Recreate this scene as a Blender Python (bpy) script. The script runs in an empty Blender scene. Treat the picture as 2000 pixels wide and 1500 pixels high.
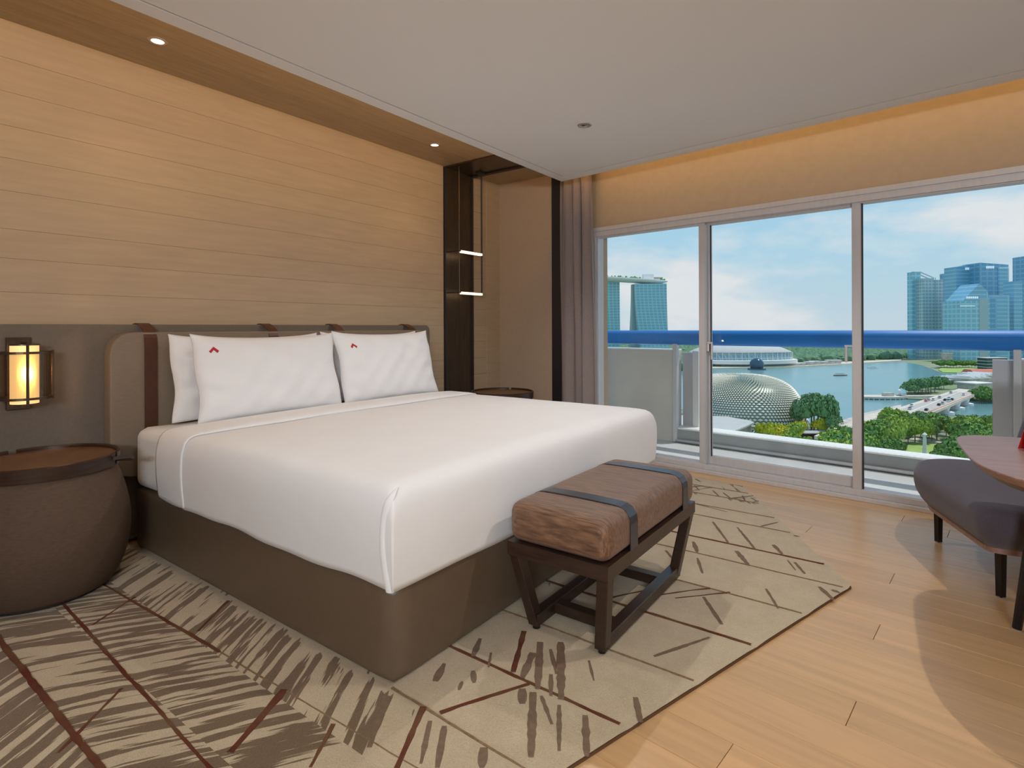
import bpy, bmesh, math, random
import numpy as np
from mathutils import Vector, Matrix
random.seed(7); rng = np.random.default_rng(7)
PI = math.pi
C = bpy.context.scene.collection
sc = bpy.context.scene

# ------------------------------------------------------------------ camera
F, YAW, ROLL, CY, WA = 1095.2, .63187, -.00383, 640.5, .1071
cy_, sy_ = math.cos(YAW), math.sin(YAW)
fw = Vector((-sy_, cy_, 0)); r0 = Vector((cy_, sy_, 0)); u0 = Vector((0, 0, 1))
rt = r0 * math.cos(ROLL) + u0 * math.sin(ROLL)
up = u0 * math.cos(ROLL) - r0 * math.sin(ROLL)
CAM = Vector((3.50, 0, 1.15))
cd = bpy.data.cameras.new('camera'); cam = bpy.data.objects.new('camera', cd); C.objects.link(cam)
cam.matrix_world = Matrix(((rt.x, up.x, -fw.x, CAM.x), (rt.y, up.y, -fw.y, CAM.y), (rt.z, up.z, -fw.z, CAM.z), (0, 0, 0, 1)))
cd.sensor_width = 36; cd.sensor_fit = 'HORIZONTAL'; cd.lens = 36 * F / 2000; cd.shift_y = (CY - 750) / 2000
cd.clip_start = .05; cd.clip_end = 8000
sc.camera = cam
sc.view_settings.view_transform = 'Standard'
try: sc.view_settings.look = 'None'
except Exception: pass
sc.view_settings.exposure = 0.0; sc.view_settings.gamma = 1; sc.view_settings.use_curve_mapping = False
try:
    sc.cycles.max_bounces = 8; sc.cycles.sample_clamp_indirect = 5; sc.cycles.diffuse_bounces = 5; sc.cycles.glossy_bounces = 3; sc.cycles.transparent_max_bounces = 12; sc.cycles.caustics_reflective = False; sc.cycles.caustics_refractive = False
except Exception: pass

def ray(x, y): return fw + rt * ((x - 1000) / F) - up * ((y - CY) / F)
def onz(x, y, z=0.0):
    d = ray(x, y); t = (z - CAM.z) / d.z; return CAM + d * t
def atd(x, y, dep):                       # world point seen at (x, y) at depth dep
    return CAM + ray(x, y) * dep

# ------------------------------------------------------------------ world: hazy tropical sky with clouds
w = bpy.data.worlds.new('sky'); sc.world = w; w.use_nodes = True
nt = w.node_tree; N = nt.nodes; Lk = nt.links
bg = N['Background']; bg.inputs['Strength'].default_value = 1.0
tc = N.new('ShaderNodeTexCoord'); sep = N.new('ShaderNodeSeparateXYZ'); Lk.new(tc.outputs['Generated'], sep.inputs[0])
ramp = N.new('ShaderNodeValToRGB'); Lk.new(sep.outputs['Z'], ramp.inputs[0])
cr = ramp.color_ramp
cr.elements[0].position = 0.0; cr.elements[0].color = (.54, .67, .74, 1)
cr.elements[1].position = .30; cr.elements[1].color = (.27, .56, .80, 1)
e = cr.elements.new(.12); e.color = (.42, .66, .80, 1)
e = cr.elements.new(.85); e.color = (.16, .36, .66, 1)
mp = N.new('ShaderNodeMapping'); Lk.new(tc.outputs['Generated'], mp.inputs[0])
mp.inputs['Scale'].default_value = (1.0, 1.0, 2.6); mp.inputs['Location'].default_value = (.36, .22, .42)
n1 = N.new('ShaderNodeTexNoise'); n1.inputs['Scale'].default_value = 2.6; n1.inputs['Detail'].default_value = 9; n1.inputs['Roughness'].default_value = .55
Lk.new(mp.outputs[0], n1.inputs['Vector'])
cm = N.new('ShaderNodeMapRange'); cm.inputs['From Min'].default_value = .47; cm.inputs['From Max'].default_value = .60
Lk.new(n1.outputs['Fac'], cm.inputs['Value'])
mx = N.new('ShaderNodeMix'); mx.data_type = 'RGBA'; Lk.new(cm.outputs[0], mx.inputs['Factor'])
Lk.new(ramp.outputs[0], mx.inputs['A']); mx.inputs['B'].default_value = (.74, .78, .80, 1)
Lk.new(mx.outputs['Result'], bg.inputs['Color'])

sd = bpy.data.lights.new('sun', 'SUN'); sd.energy = 2.6; sd.angle = .02; sd.color = (1, .95, .86)
so = bpy.data.objects.new('sun', sd); C.objects.link(so); so.location = (0, 0, 30)
so.rotation_euler = Vector((.26, .32, .90)).to_track_quat('Z', 'Y').to_euler()

def area(name, loc, target, sx, sy, power, col, spread=None):
    l = bpy.data.lights.new(name, 'AREA'); l.shape = 'RECTANGLE'; l.size = sx; l.size_y = sy; l.energy = power; l.color = col
    if spread: l.spread = spread
    o = bpy.data.objects.new(name, l); C.objects.link(o); o.location = loc
    d = Vector(target) - Vector(loc); o.rotation_euler = d.to_track_quat('-Z', 'Y').to_euler()
    return o
def spot(name, loc, target, power, col, ang, blend=.5, rad=.02):
    l = bpy.data.lights.new(name, 'SPOT'); l.energy = power; l.color = col; l.spot_size = math.radians(ang); l.spot_blend = blend; l.shadow_soft_size = rad
    o = bpy.data.objects.new(name, l); C.objects.link(o); o.location = loc
    d = Vector(target) - Vector(loc); o.rotation_euler = d.to_track_quat('-Z', 'Y').to_euler()
    return o
WARM = (1, .66, .34); NEUT = (1, .92, .83); COOL = (.86, .93, 1)
# unseen fill lights added behind the camera, no fixtures modelled
area('room_fill', (4.65, -1.5, 2.35), (2.6, 2.4, .4), .9, 1.6, 24, (.82, .91, 1))  # added soft fill that brightens the room as a whole
area('ceiling_fill', (4.6, -1.9, 1.75), (3.4, .4, 2.6), 1.2, .3, 88, (.88, .94, 1))  # added fill aimed upwards to brighten the ceiling
# ceiling downlights
spot('down_light_a', (3.93, 2.40, 2.43), (3.7, 2.5, 0), 62, (1, .93, .86), 130, .5, .012)
spot('down_light_b', (1.756, 3.18, 2.43), (1.9, 2.9, 0), 48, (1, .96, .93), 140, .6, .02)
spot('down_light_c', (1.75, 1.10, 2.43), (1.7, 1.3, 0), 20, NEUT, 120, .8, .02)
spot('wall_washer_a', (.358, 1.243, 2.59), (.60, 1.2, 0), 7, WARM, 110, 1, .03)
spot('wall_washer_b', (.349, 3.265, 2.59), (.60, 3.2, 0), 7, WARM, 110, 1, .03)

# ------------------------------------------------------------------ helpers
WU = Vector((math.cos(WA), -math.sin(WA), 0)); WN = Vector((math.sin(WA), math.cos(WA), 0)); W0 = Vector((1.767, 4.531, 0))
def wp(s, o, z): return W0 + WU * s + WN * o + Vector((0, 0, z))

def obj(name, bm, mat=None, parent=None, label=None, cat=None, group=None, kind=None, smooth=False, loc=None):
    me = bpy.data.meshes.new(name)
    if isinstance(bm, bmesh.types.BMesh):
        bm.normal_update(); bm.to_mesh(me); bm.free()
    else:
        me.from_pydata(bm[0], [], bm[1]); me.update()
    if smooth: me.polygons.foreach_set('use_smooth', [True] * len(me.polygons))
    o = bpy.data.objects.new(name, me); C.objects.link(o)
    if mat: me.materials.append(mat)
    if parent: o.parent = parent
    if loc: o.location = loc
    tag(o, label, cat, group, kind)
    return o
def tag(o, label=None, cat=None, group=None, kind=None):
    if label: o['label'] = label
    if cat: o['category'] = cat
    if group: o['group'] = group
    if kind: o['kind'] = kind
    return o
def thing(name, label, cat, loc=(0, 0, 0), rz=0, group=None):
    o = bpy.data.objects.new(name, None); C.objects.link(o); o.location = loc; o.rotation_euler = (0, 0, rz); o.empty_display_size = .1
    return tag(o, label, cat, group)
def copytree(root, loc=None, rz=None, label=None, group=None, scale=None):
    r = root.copy(); C.objects.link(r)
    if loc is not None: r.location = loc
    if rz is not None: r.rotation_euler = (0, 0, rz)
    if scale is not None: r.scale = scale
    if label: r['label'] = label
    if group: r['group'] = group
    for ch in list(root.children):
        c = ch.copy(); C.objects.link(c); c.parent = r
        for g in list(ch.children):
            d = g.copy(); C.objects.link(d); d.parent = c
    return r
def bevel(bm, r, seg=2):
    if r > 0:
        bmesh.ops.bevel(bm, geom=list(bm.edges), offset=r, segments=seg, profile=.5, affect='EDGES', clamp_overlap=True)
def box(x0, x1, y0, y1, z0, z1, r=0, seg=2, bm=None, M=None):
    b = bmesh.new(); bmesh.ops.create_cube(b, size=1)
    for v in b.verts: v.co = Vector(((x0 + x1) / 2 + v.co.x * (x1 - x0), (y0 + y1) / 2 + v.co.y * (y1 - y0), (z0 + z1) / 2 + v.co.z * (z1 - z0)))
    bevel(b, r, seg)
    if M is not None: b.transform(M)
    if bm is None: return b
    me = bpy.data.meshes.new('t'); b.to_mesh(me); b.free(); bm.from_mesh(me); bpy.data.meshes.remove(me); return bm
MW = Matrix(((WU.x, WN.x, 0, W0.x), (WU.y, WN.y, 0, W0.y), (0, 0, 1, 0), (0, 0, 0, 1)))   # window-wall frame
def wbox(s0, s1, o0, o1, z0, z1, r=0, seg=2, bm=None): return box(s0, s1, o0, o1, z0, z1, r, seg, bm, MW)
def cyl(p0, p1, r0_, r1_=None, n=16, bm=None, caps=True):
    p0, p1 = Vector(p0), Vector(p1); r1_ = r0_ if r1_ is None else r1_
    d = p1 - p0; b = bm or bmesh.new()
    R = d.to_track_quat('Z', 'Y').to_matrix()
    a = [b.verts.new(p0 + R @ Vector((r0_ * math.cos(2 * PI * i / n), r0_ * math.sin(2 * PI * i / n), 0))) for i in range(n)]
    c = [b.verts.new(p1 + R @ Vector((r1_ * math.cos(2 * PI * i / n), r1_ * math.sin(2 * PI * i / n), 0))) for i in range(n)]
    for i in range(n): b.faces.new((a[i], a[(i + 1) % n], c[(i + 1) % n], c[i]))
    if caps: b.faces.new(a[::-1]); b.faces.new(c)
    return b
def lathe(prof, n=48, c=(0, 0, 0), bm=None, a0=0, a1=2 * PI, close=True):
    b = bm or bmesh.new(); rows = []
    m = n if close else n + 1
    for r, z in prof:
        rows.append([b.verts.new((c[0] + r * math.cos(a0 + (a1 - a0) * i / n), c[1] + r * math.sin(a0 + (a1 - a0) * i / n), c[2] + z)) for i in range(m)])
    for j in range(len(rows) - 1):
        for i in range(n):
            k = (i + 1) % m
            if prof[j][0] < 1e-6 and prof[j + 1][0] < 1e-6: continue
            b.faces.new((rows[j][i], rows[j][k], rows[j + 1][k], rows[j + 1][i]))
    bmesh.ops.remove_doubles(b, verts=b.verts, dist=1e-5)
    return b
def prism(pts, z0, z1, r=0, seg=2, bm=None):
    b = bmesh.new(); n = len(pts)
    a = [b.verts.new((p[0], p[1], z0)) for p in pts]; c = [b.verts.new((p[0], p[1], z1)) for p in pts]
    b.faces.new(a[::-1]); b.faces.new(c)
    for i in range(n): b.faces.new((a[i], a[(i + 1) % n], c[(i + 1) % n], c[i]))
    bmesh.ops.recalc_face_normals(b, faces=b.faces)
    bevel(b, r, seg)
    if bm is None: return b
    me = bpy.data.meshes.new('t'); b.to_mesh(me); b.free(); bm.from_mesh(me); bpy.data.meshes.remove(me); return bm
def soft_box(x0, x1, y0, y1, z0, z1, r, n, disp=None):
    """rounded box with an even grid; disp(co, no) moves each vertex"""
    b = bmesh.new(); bmesh.ops.create_cube(b, size=2)
    bmesh.ops.subdivide_edges(b, edges=b.edges, cuts=n, use_grid_fill=True)
    h = Vector(((x1 - x0) / 2, (y1 - y0) / 2, (z1 - z0) / 2)); c = Vector(((x0 + x1) / 2, (y0 + y1) / 2, (z0 + z1) / 2))
    for v in b.verts:
        p = Vector([v.co[i] * h[i] for i in range(3)])
        q = Vector([max(-(h[i] - r), min(h[i] - r, p[i])) for i in range(3)])
        d = p - q
        no = d.normalized() if d.length > 1e-9 else Vector((0, 0, 1))
        if d.length > 1e-9: p = q + no * r if (abs(d.length) > 0) else p
        co = c + p
        if disp: co = disp(co, no)
        v.co = co
    return b
def fillet(pts, r, seg=6):
    out = []; n = len(pts)
    for i in range(n):
        p0, p, p1 = Vector(pts[i - 1]), Vector(pts[i]), Vector(pts[(i + 1) % n])
        a, b = (p0 - p), (p1 - p); rr = r[i] if isinstance(r, (list, tuple)) else r
        rr = min(rr, a.length * .45, b.length * .45)
        if rr <= 0: out.append(tuple(p)); continue
        A, B = p + a.normalized() * rr, p + b.normalized() * rr
        for k in range(seg + 1):
            t = k / seg; out.append(tuple(A * (1 - t) ** 2 + p * 2 * t * (1 - t) + B * t * t))
    return out
def ribbon(pts, wd, th, side, bm=None):
    """band following pts (3D), width wd along vector side, thickness th outward"""
    b = bm or bmesh.new(); side = Vector(side).normalized(); rows = []
    P = [Vector(p) for p in pts]
    for i, p in enumerate(P):
        t = (P[min(i + 1, len(P) - 1)] - P[max(i - 1, 0)]).normalized(); nn = side.cross(t).normalized()
        rows.append([b.verts.new(p + side * (-wd / 2)), b.verts.new(p + side * (wd / 2)), b.verts.new(p + side * (wd / 2) + nn * th), b.verts.new(p + side * (-wd / 2) + nn * th)])
    for i in range(len(rows) - 1):
        for k in range(4): b.faces.new((rows[i][k], rows[i][(k + 1) % 4], rows[i + 1][(k + 1) % 4], rows[i + 1][k]))
    b.faces.new(rows[0]); b.faces.new(rows[-1][::-1]); bmesh.ops.recalc_face_normals(b, faces=b.faces)
    return b

# ------------------------------------------------------------------ materials
def srgb(r, g, b):
    f = lambda c: (c / 255 / 12.92) if c / 255 <= .04045 else ((c / 255 + .055) / 1.055) ** 2.4
    return (f(r), f(g), f(b), 1)
def mat(name, col, rough=.6, metal=0, spec=.5, noise=0, nscale=8, stretch=(1, 1, 1), bump=0, bscale=200, bstretch=None, coords='Object', sheen=0, coat=0, rrand=False, col2=None, aniso=0, trans=0):
    m = bpy.data.materials.new(name); m.use_nodes = True; t = m.node_tree; n = t.nodes; l = t.links; p = n['Principled BSDF']
    p.inputs['Base Color'].default_value = col; p.inputs['Roughness'].default_value = rough; p.inputs['Metallic'].default_value = metal
    p.inputs['Specular IOR Level'].default_value = spec
    if sheen: p.inputs['Sheen Weight'].default_value = sheen
    if coat: p.inputs['Coat Weight'].default_value = coat; p.inputs['Coat Roughness'].default_value = .15
    tcn = n.new('ShaderNodeTexCoord')
    if noise or col2:
        mpn = n.new('ShaderNodeMapping'); mpn.inputs['Scale'].default_value = stretch; l.new(tcn.outputs[coords], mpn.inputs[0])
        nz = n.new('ShaderNodeTexNoise'); nz.inputs['Scale'].default_value = nscale; nz.inputs['Detail'].default_value = 5; l.new(mpn.outputs[0], nz.inputs['Vector'])
        mr = n.new('ShaderNodeMapRange'); mr.inputs['From Min'].default_value = .3; mr.inputs['From Max'].default_value = .7; l.new(nz.outputs['Fac'], mr.inputs['Value'])
        mix = n.new('ShaderNodeMix'); mix.data_type = 'RGBA'; l.new(mr.outputs[0], mix.inputs['Factor'])
        c2 = col2 or tuple(min(1, c * (1 + noise)) for c in col[:3]) + (1,)
        c1 = col if col2 else tuple(c * (1 - noise) for c in col[:3]) + (1,)
        mix.inputs['A'].default_value = c1; mix.inputs['B'].default_value = c2
        last = mix.outputs['Result']
        if rrand:
            oi = n.new('ShaderNodeObjectInfo'); m2 = n.new('ShaderNodeMapRange'); l.new(oi.outputs['Random'], m2.inputs['Value'])
            m2.inputs['To Min'].default_value = 1 - rrand; m2.inputs['To Max'].default_value = 1 + rrand
            hs = n.new('ShaderNodeHueSaturation'); l.new(last, hs.inputs['Color']); l.new(m2.outputs[0], hs.inputs['Value']); last = hs.outputs[0]
            ad = n.new('ShaderNodeVectorMath'); ad.operation = 'ADD'; l.new(mpn.outputs[0], ad.inputs[0])
            sc_ = n.new('ShaderNodeMath'); sc_.operation = 'MULTIPLY'; sc_.inputs[1].default_value = 37; l.new(oi.outputs['Random'], sc_.inputs[0]); l.new(sc_.outputs[0], ad.inputs[1]); l.new(ad.outputs[0], nz.inputs['Vector'])
        l.new(last, p.inputs['Base Color'])
    if bump:
        mb = n.new('ShaderNodeMapping'); mb.inputs['Scale'].default_value = bstretch or (1, 1, 1); l.new(tcn.outputs[coords], mb.inputs[0])
        nb = n.new('ShaderNodeTexNoise'); nb.inputs['Scale'].default_value = bscale; nb.inputs['Detail'].default_value = 3; l.new(mb.outputs[0], nb.inputs['Vector'])
        bn = n.new('ShaderNodeBump'); bn.inputs['Strength'].default_value = bump; bn.inputs['Distance'].default_value = .002; l.new(nb.outputs['Fac'], bn.inputs['Height']); l.new(bn.outputs[0], p.inputs['Normal'])
    return m
def emit(name, col, s):
    m = bpy.data.materials.new(name); m.use_nodes = True; p = m.node_tree.nodes['Principled BSDF']
    p.inputs['Base Color'].default_value = col; p.inputs['Emission Color'].default_value = col; p.inputs['Emission Strength'].default_value = s
    return m
def glass(name, tint=(1, 1, 1, 1), refl=.03, rough=0):
    m = bpy.data.materials.new(name); m.use_nodes = True; t = m.node_tree; n = t.nodes; l = t.links; n.remove(n['Principled BSDF'])
    tr = n.new('ShaderNodeBsdfTransparent'); tr.inputs[0].default_value = tint; gl = n.new('ShaderNodeBsdfGlossy'); gl.inputs['Roughness'].default_value = rough
    lw = n.new('ShaderNodeLayerWeight'); lw.inputs['Blend'].default_value = .12
    mr = n.new('ShaderNodeMapRange'); mr.inputs['To Min'].default_value = refl * .4; mr.inputs['To Max'].default_value = refl * 4; l.new(lw.outputs['Fresnel'], mr.inputs['Value'])
    mx_ = n.new('ShaderNodeMixShader'); l.new(mr.outputs[0], mx_.inputs[0]); l.new(tr.outputs[0], mx_.inputs[1]); l.new(gl.outputs[0], mx_.inputs[2])
    l.new(mx_.outputs[0], n['Material Output'].inputs[0]); return m

M = {}
M['board'] = mat('pale_oak_board', (.44, .335, .225, 1), .6, noise=.05, nscale=3, stretch=(1, 1.2, 14), rrand=.018, bump=.12, bscale=60, bstretch=(1, 1, 12))
M['soffit'] = mat('oak_soffit', (.43, .31, .18, 1), .55, noise=.10, nscale=3, stretch=(14, 1.2, 1), rrand=.05)
M['plank'] = mat('oak_floor', srgb(203, 163, 116), .30, noise=.10, nscale=2.2, stretch=(1.2, 16, 1), rrand=.07, bump=.12, bscale=40, bstretch=(1.5, 20, 1), spec=.5)
M['gap'] = mat('dark_joint', (.20, .13, .07, 1), .9)
M['paint'] = mat('ceiling_paint', (.80, .80, .80, 1), .9, bump=.05, bscale=300)
M['fabricwall'] = mat('fabric_wallcovering', (.44, .33, .235, 1), .8, noise=.06, nscale=60, stretch=(1, 1, 6), bump=.3, bscale=400, bstretch=(1, 1, 4))
M['winwall'] = mat('beige_wall_paint', (.42, .33, .235, 1), .8, noise=.03, nscale=20)
M['bronze'] = mat('dark_bronze_metal', (.115, .085, .062, 1), .34, metal=.75, noise=.12, nscale=30, stretch=(1, 1, .2))
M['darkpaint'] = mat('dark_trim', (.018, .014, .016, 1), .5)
M['alu'] = mat('champagne_aluminium', (.55, .53, .54, 1), .42, metal=.1, noise=.04, nscale=40, stretch=(1, 1, .1))
M['alu_bright'] = mat('bright_aluminium_edge', (.62, .70, .74, 1), .35, metal=.4)
M['rubber'] = mat('black_gasket', (.02, .02, .025, 1), .6)
M['glass'] = glass('window_glass')
M['taupe'] = mat('taupe_panel_fabric', (.155, .125, .10, 1), .75, noise=.06, nscale=80, bump=.3, bscale=500)
M['cushion'] = mat('woven_headboard_fabric', (.215, .165, .12, 1), .85, noise=.05, nscale=90, stretch=(1, .25, 1), bump=.25, bscale=420, bstretch=(1, .4, 1))
M['leather'] = mat('brown_leather', (.075, .026, .015, 1), .42, noise=.15, nscale=30, bump=.2, bscale=250)
M['basevinyl'] = mat('olive_brown_vinyl', (.125, .086, .055, 1), .36, noise=.04, nscale=20, bump=.08, bscale=300)
def linen(name, col, bscale=900):
    return mat(name, col, .85, noise=.012, nscale=6, bump=.08, bscale=bscale, sheen=.1)
M['linen'] = linen('white_linen', (.80, .80, .81, 1))
M['linen2'] = linen('white_sheet', (.76, .755, .74, 1))
M['red'] = mat('red_embroidery', (.45, .012, .012, 1), .6, bump=.4, bscale=900)
M['barrel'] = mat('brown_woven_drum', (.088, .053, .032, 1), .8, noise=.14, nscale=50, stretch=(1, 1, 4), bump=.4, bscale=300, bstretch=(1, 1, 3))
M['wenge'] = mat('dark_walnut', (.034, .017, .011, 1), .33, noise=.3, nscale=12, stretch=(1, 1, 8), spec=.5)
M['traytop'] = mat('brown_tray_wood', (.13, .062, .026, 1), .35, noise=.15, nscale=8, stretch=(6, 1, 1))
M['benchfab'] = mat('streaked_brown_upholstery', (.085, .040, .021, 1), .50, col2=(.25, .135, .075, 1), nscale=11, stretch=(1.2, 24, 6), sheen=.08, bump=.6, bscale=45, bstretch=(1, 14, 6))
M['strapblack'] = mat('black_leather_strap', (.035, .035, .045, 1), .28, bump=.15, bscale=300)
M['chair'] = mat('grey_plum_wool', (.080, .068, .092, 1), .85, noise=.10, nscale=150, bump=.5, bscale=600, sheen=.2)
M['tabletop'] = mat('smoked_oak_veneer', (.22, .125, .10, 1), .38, col2=(.30, .18, .145, 1), nscale=5, stretch=(2, 14, 1), bump=.2, bscale=30, bstretch=(2, 20, 1))
M['blackmetal'] = mat('black_metal', (.014, .012, .013, 1), .35, metal=.3)
M['curtain'] = mat('mauve_brown_curtain', (.27, .215, .20, 1), .80, noise=.06, nscale=60, sheen=.2, bump=.2, bscale=500)
M['redcard'] = mat('red_card', (.62, .02, .015, 1), .5)
M['gold'] = mat('gold_print', (.75, .5, .3, 1), .5)
M['shade'] = emit('lit_alabaster_shade', (1, .66, .28, 1), .85)
M['led'] = emit('warm_led_bar', (1, .80, .48, 1), 2.2)
M['lampon'] = emit('warm_downlight_lens', (1, .82, .55, 1), 6)
M['lampoff'] = mat('downlight_reflector', (.55, .48, .46, 1), .25, metal=.6)
M['smoke'] = glass('smoked_glass', (.80, .72, .62, 1), .16)
M['blue'] = mat('blue_painted_rail', (.006, .20, .66, 1), .5)
M['concrete'] = mat('balcony_render', (.56, .55, .51, 1), .85, noise=.06, nscale=3)
M['kerbgrey'] = mat('kerb_grey_paint', (.33, .36, .37, 1), .8, noise=.04, nscale=4)
M['whitemetal'] = mat('white_metal_ledge', (.80, .84, .84, 1), .4)
M['deck'] = mat('balcony_floor_grey', (.50, .53, .54, 1), .6, noise=.04, nscale=3)
M['steelpost'] = mat('grey_post', (.56, .58, .60, 1), .5, metal=.2)

def struct(name, bm, m, parent=None, label=None, **k):
    return obj(name, bm, m, parent, label=label, kind=None if parent else 'structure', **k)

# ------------------------------------------------------------------ room shell
def wy(X, o=0): # y of the window wall plane (inner face) at x
    return W0.y + (W0.x - X) * math.tan(WA) + o / math.cos(WA)
XR, YB, ZT = 5.3, -2.6, 2.90
fl = struct('floor', prism([(-.1, YB), (XR, YB), (XR, wy(XR)), (-.1, wy(-.1))], -.12, -.012), M['gap'])
# planks, each its own piece, laid parallel to the window wall
PW = .1435
joints = {8: 1.763, 5: 1.305, 12: 1.797, 16: 1.826, 19: 1.613}
smin, smax = -1.85, 3.7
for row in range(0, 50):
    o1 = -(.112 + row * PW - PW / 2); o0 = o1 - PW
    # distance into the room from the window wall
    s = smin - random.random() * .9; cuts = []
    if row in joints:
        j = joints[row]; cuts = [j - 2.15 * k for k in (3, 2, 1)] + [j, j + 2.1, j + 4.2]
    elif 3 < row < 22:
        cuts = [-1.9, random.uniform(-.1, .55), random.uniform(2.9, 3.5), 5]
    else:
        while s < smax + 1: cuts.append(s); s += random.uniform(1.7, 2.5)
    cuts = [c for c in cuts]
    for a, b in zip(cuts[:-1], cuts[1:]):
        a_, b_ = max(a, smin), min(b, smax)
        if b_ - a_ < .1: continue
        # clip to the room: skip planks whose centre lies far outside
        pc = wp((a_ + b_) / 2, (o0 + o1) / 2, 0)
        if pc.y < YB + .1: continue
        bm = box(-(b_ - a_) / 2 + .0009, (b_ - a_) / 2 - .0009, -PW / 2 + .0007, PW / 2 - .0007, -.02, 0, .0009, 1)
        ob = obj('plank', bm, M['plank'], fl); ob.location = pc; ob.rotation_euler = (0, 0, -WA)

# head wall with horizontal boards
wl = struct('wall_left', box(-.20, -.022, YB, 4.9, -.1, ZT), M['gap'])
zb = [0, .24, .40, .55, .70, .86, 1.02, 1.175, 1.33, 1.49, 1.63, 1.81, 1.965, 2.12, 2.28, 2.44, 2.62]
for i in range(len(zb) - 1):
    ysp = [YB, random.uniform(-.6, .4), 3.735]
    for a, b in zip(ysp[:-1], ysp[1:]):
        obj('board', box(-.02, random.uniform(-.0006, .0), a + .0006, b - .0006, zb[i] + .0005, zb[i + 1] - .0005, .0004, 1), M['board'], wl)
    obj('board', box(-.02, 0, 4.12, 4.355, zb[i] + .0008, zb[i + 1] - .0008, .0006, 1), M['board'], wl)
obj('corner_panel', box(-.02, -.002, 4.36, 4.60, 0, 2.62, .002, 1), M['board'], wl)
# soffit strip along the head wall
sf = struct('trim_1', box(-.1, 1.35, YB, 4.9, 2.645, 2.80), M['gap'])
for a, b in ((-.02, .30), (.302, .62), (.622, .94), (.942, 1.30)):
    obj('board', box(a, b, YB, 4.85, 2.62, 2.64, .001, 1), M['soffit'], sf)
# facing return wall beside the curtain
struct('wall_front', box(-.05, .635, 4.573, 4.80, -.05, 2.64, .003, 1), M['fabricwall'])
struct('curtain_shadow_strip', prism([(.640, 4.555), (.80, 4.555), (.80, 4.60), (.640, 4.60)], 0, 2.64), M['darkpaint'])  # dark strip put in for the shadow behind the curtain
# drop ceiling with a shadow groove round its margin
CE = 2.45
def winoff(X, d): return wy(X, -d)
pc = [(.915, YB), (.915, winoff(.915, .332)), (XR, winoff(XR, .332)), (XR, YB)]
pg = [(1.004, YB), (1.004, winoff(1.004, .455)), (XR, winoff(XR, .455)), (XR, YB)]
pgi = [(1.016, YB), (1.016, winoff(1.016, .467)), (XR, winoff(XR, .467)), (XR, YB)]
ce = struct('ceiling', prism(pgi, CE, CE + .03), M['paint'])
bm = bmesh.new()
prism([pc[0], pc[1], pg[1], pg[0]], CE, CE + .03, bm=bm); prism([pc[1], pc[2], pg[2], pg[1]], CE, CE + .03, bm=bm)
obj('margin_strip', bm, M['paint'], ce)
obj('backing', prism([(.93, YB), (.93, winoff(.93, .35)), (XR, winoff(XR, .35)), (XR, YB)], CE + .03, CE + .045), M['paint'], ce)
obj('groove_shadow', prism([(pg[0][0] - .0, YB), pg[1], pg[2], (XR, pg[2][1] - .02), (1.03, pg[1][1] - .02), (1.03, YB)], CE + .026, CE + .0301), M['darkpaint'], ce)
struct('trim_3', prism([(-.2, YB - .1), (XR + .1, YB - .1), (XR + .1, 5.0), (-.2, 5.0)], 2.82, 2.95), M['paint'])
struct('trim_4', prism([(.93, winoff(.93, .9)), (XR, winoff(XR, .9)), (XR, wy(XR)), (.93, wy(.93))], 2.70, 2.78), M['paint'])
# window wall above and beside the glazing
S0, S1, SG1 = -.72, -.694, 3.06
ww = bmesh.new()
wbox(-1.95, S1 + .004, 0, .20, -.1, 2.88, bm=ww); wbox(SG1, 3.75, 0, .20, -.1, 2.88, bm=ww); wbox(S1, SG1, 0, .20, 2.056, 2.88, bm=ww)
struct('wall_back', ww, M['winwall'])
struct('wall_right', box(XR, XR + .1, YB, 4.6, -.1, 2.9), M['winwall'])
struct('wall_rear', box(-.2, XR + .1, YB - .1, YB, -.1, 2.9), M['winwall'])

# window: sliding doors, three visible panes
win = thing('window_1', 'window', None); del win['label']; win['kind'] = 'structure'
def wobj(n, bm, m, par=win, **k): return obj(n, bm, m, par, **k)
bm = wbox(S1, SG1, -.055, .10, 0, .028, .002, 1); wbox(S1, SG1, -.03, .10, .028, .066, .002, 1, bm=bm); wobj('sill_track', bm, M['alu'])
bm = wbox(S1, SG1, -.035, .10, 1.975, 2.056, .002, 1); wbox(S1, SG1, -.042, -.03, 2.02, 2.056, .002, 1, bm=bm); wobj('head_frame', bm, M['alu'])
bm = wbox(S1, S1 + .027, -.03, .10, .06, 1.98, .002, 1); wobj('jamb', bm, M['alu'])
wobj('jamb', wbox(SG1 - .05, SG1, -.03, .10, .06, 1.98, .002, 1), M['alu'])
def sash(s0, s1, o, zb0, zt, lw, rw, bot, top):
    w1 = wobj('sash', wbox(s0, s0 + lw, o, o + .035, zb0, zt, .003, 1, bm=wbox(s1 - rw, s1, o, o + .035, zb0, zt, .003, 1, bm=wbox(s0, s1, o + .002, o + .033, zb0, zb0 + bot, .003, 1, bm=wbox(s0, s1, o + .002, o + .033, zt - top, zt, .003, 1)))), M['alu'])
    obj('glass_pane', wbox(s0 + lw - .004, s1 - rw + .004, o + .014, o + .020, zb0 + bot - .004, zt - top + .004), M['glass'], w1)
    return w1
sash(S1 + .027, .352, -.018, .030, 1.978, .012, .052, .042, .012)
s2 = sash(.345, 1.41, .022, .066, 1.978, .035, .04, .068, .022)
s3 = sash(1.362, SG1 - .05, -.018, .030, 1.978, .054, .03, .042, .012)
obj('gasket', wbox(.380, .388, .016, .022, .13, 1.955), M['rubber'], s2)
obj('gasket', wbox(1.418, 1.427, -.014, -.004, .075, 1.965), M['rubber'], s3)
obj('bright_edge', wbox(.353, .357, -.016, .014, .07, 1.96), M['alu_bright'], s2)
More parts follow.
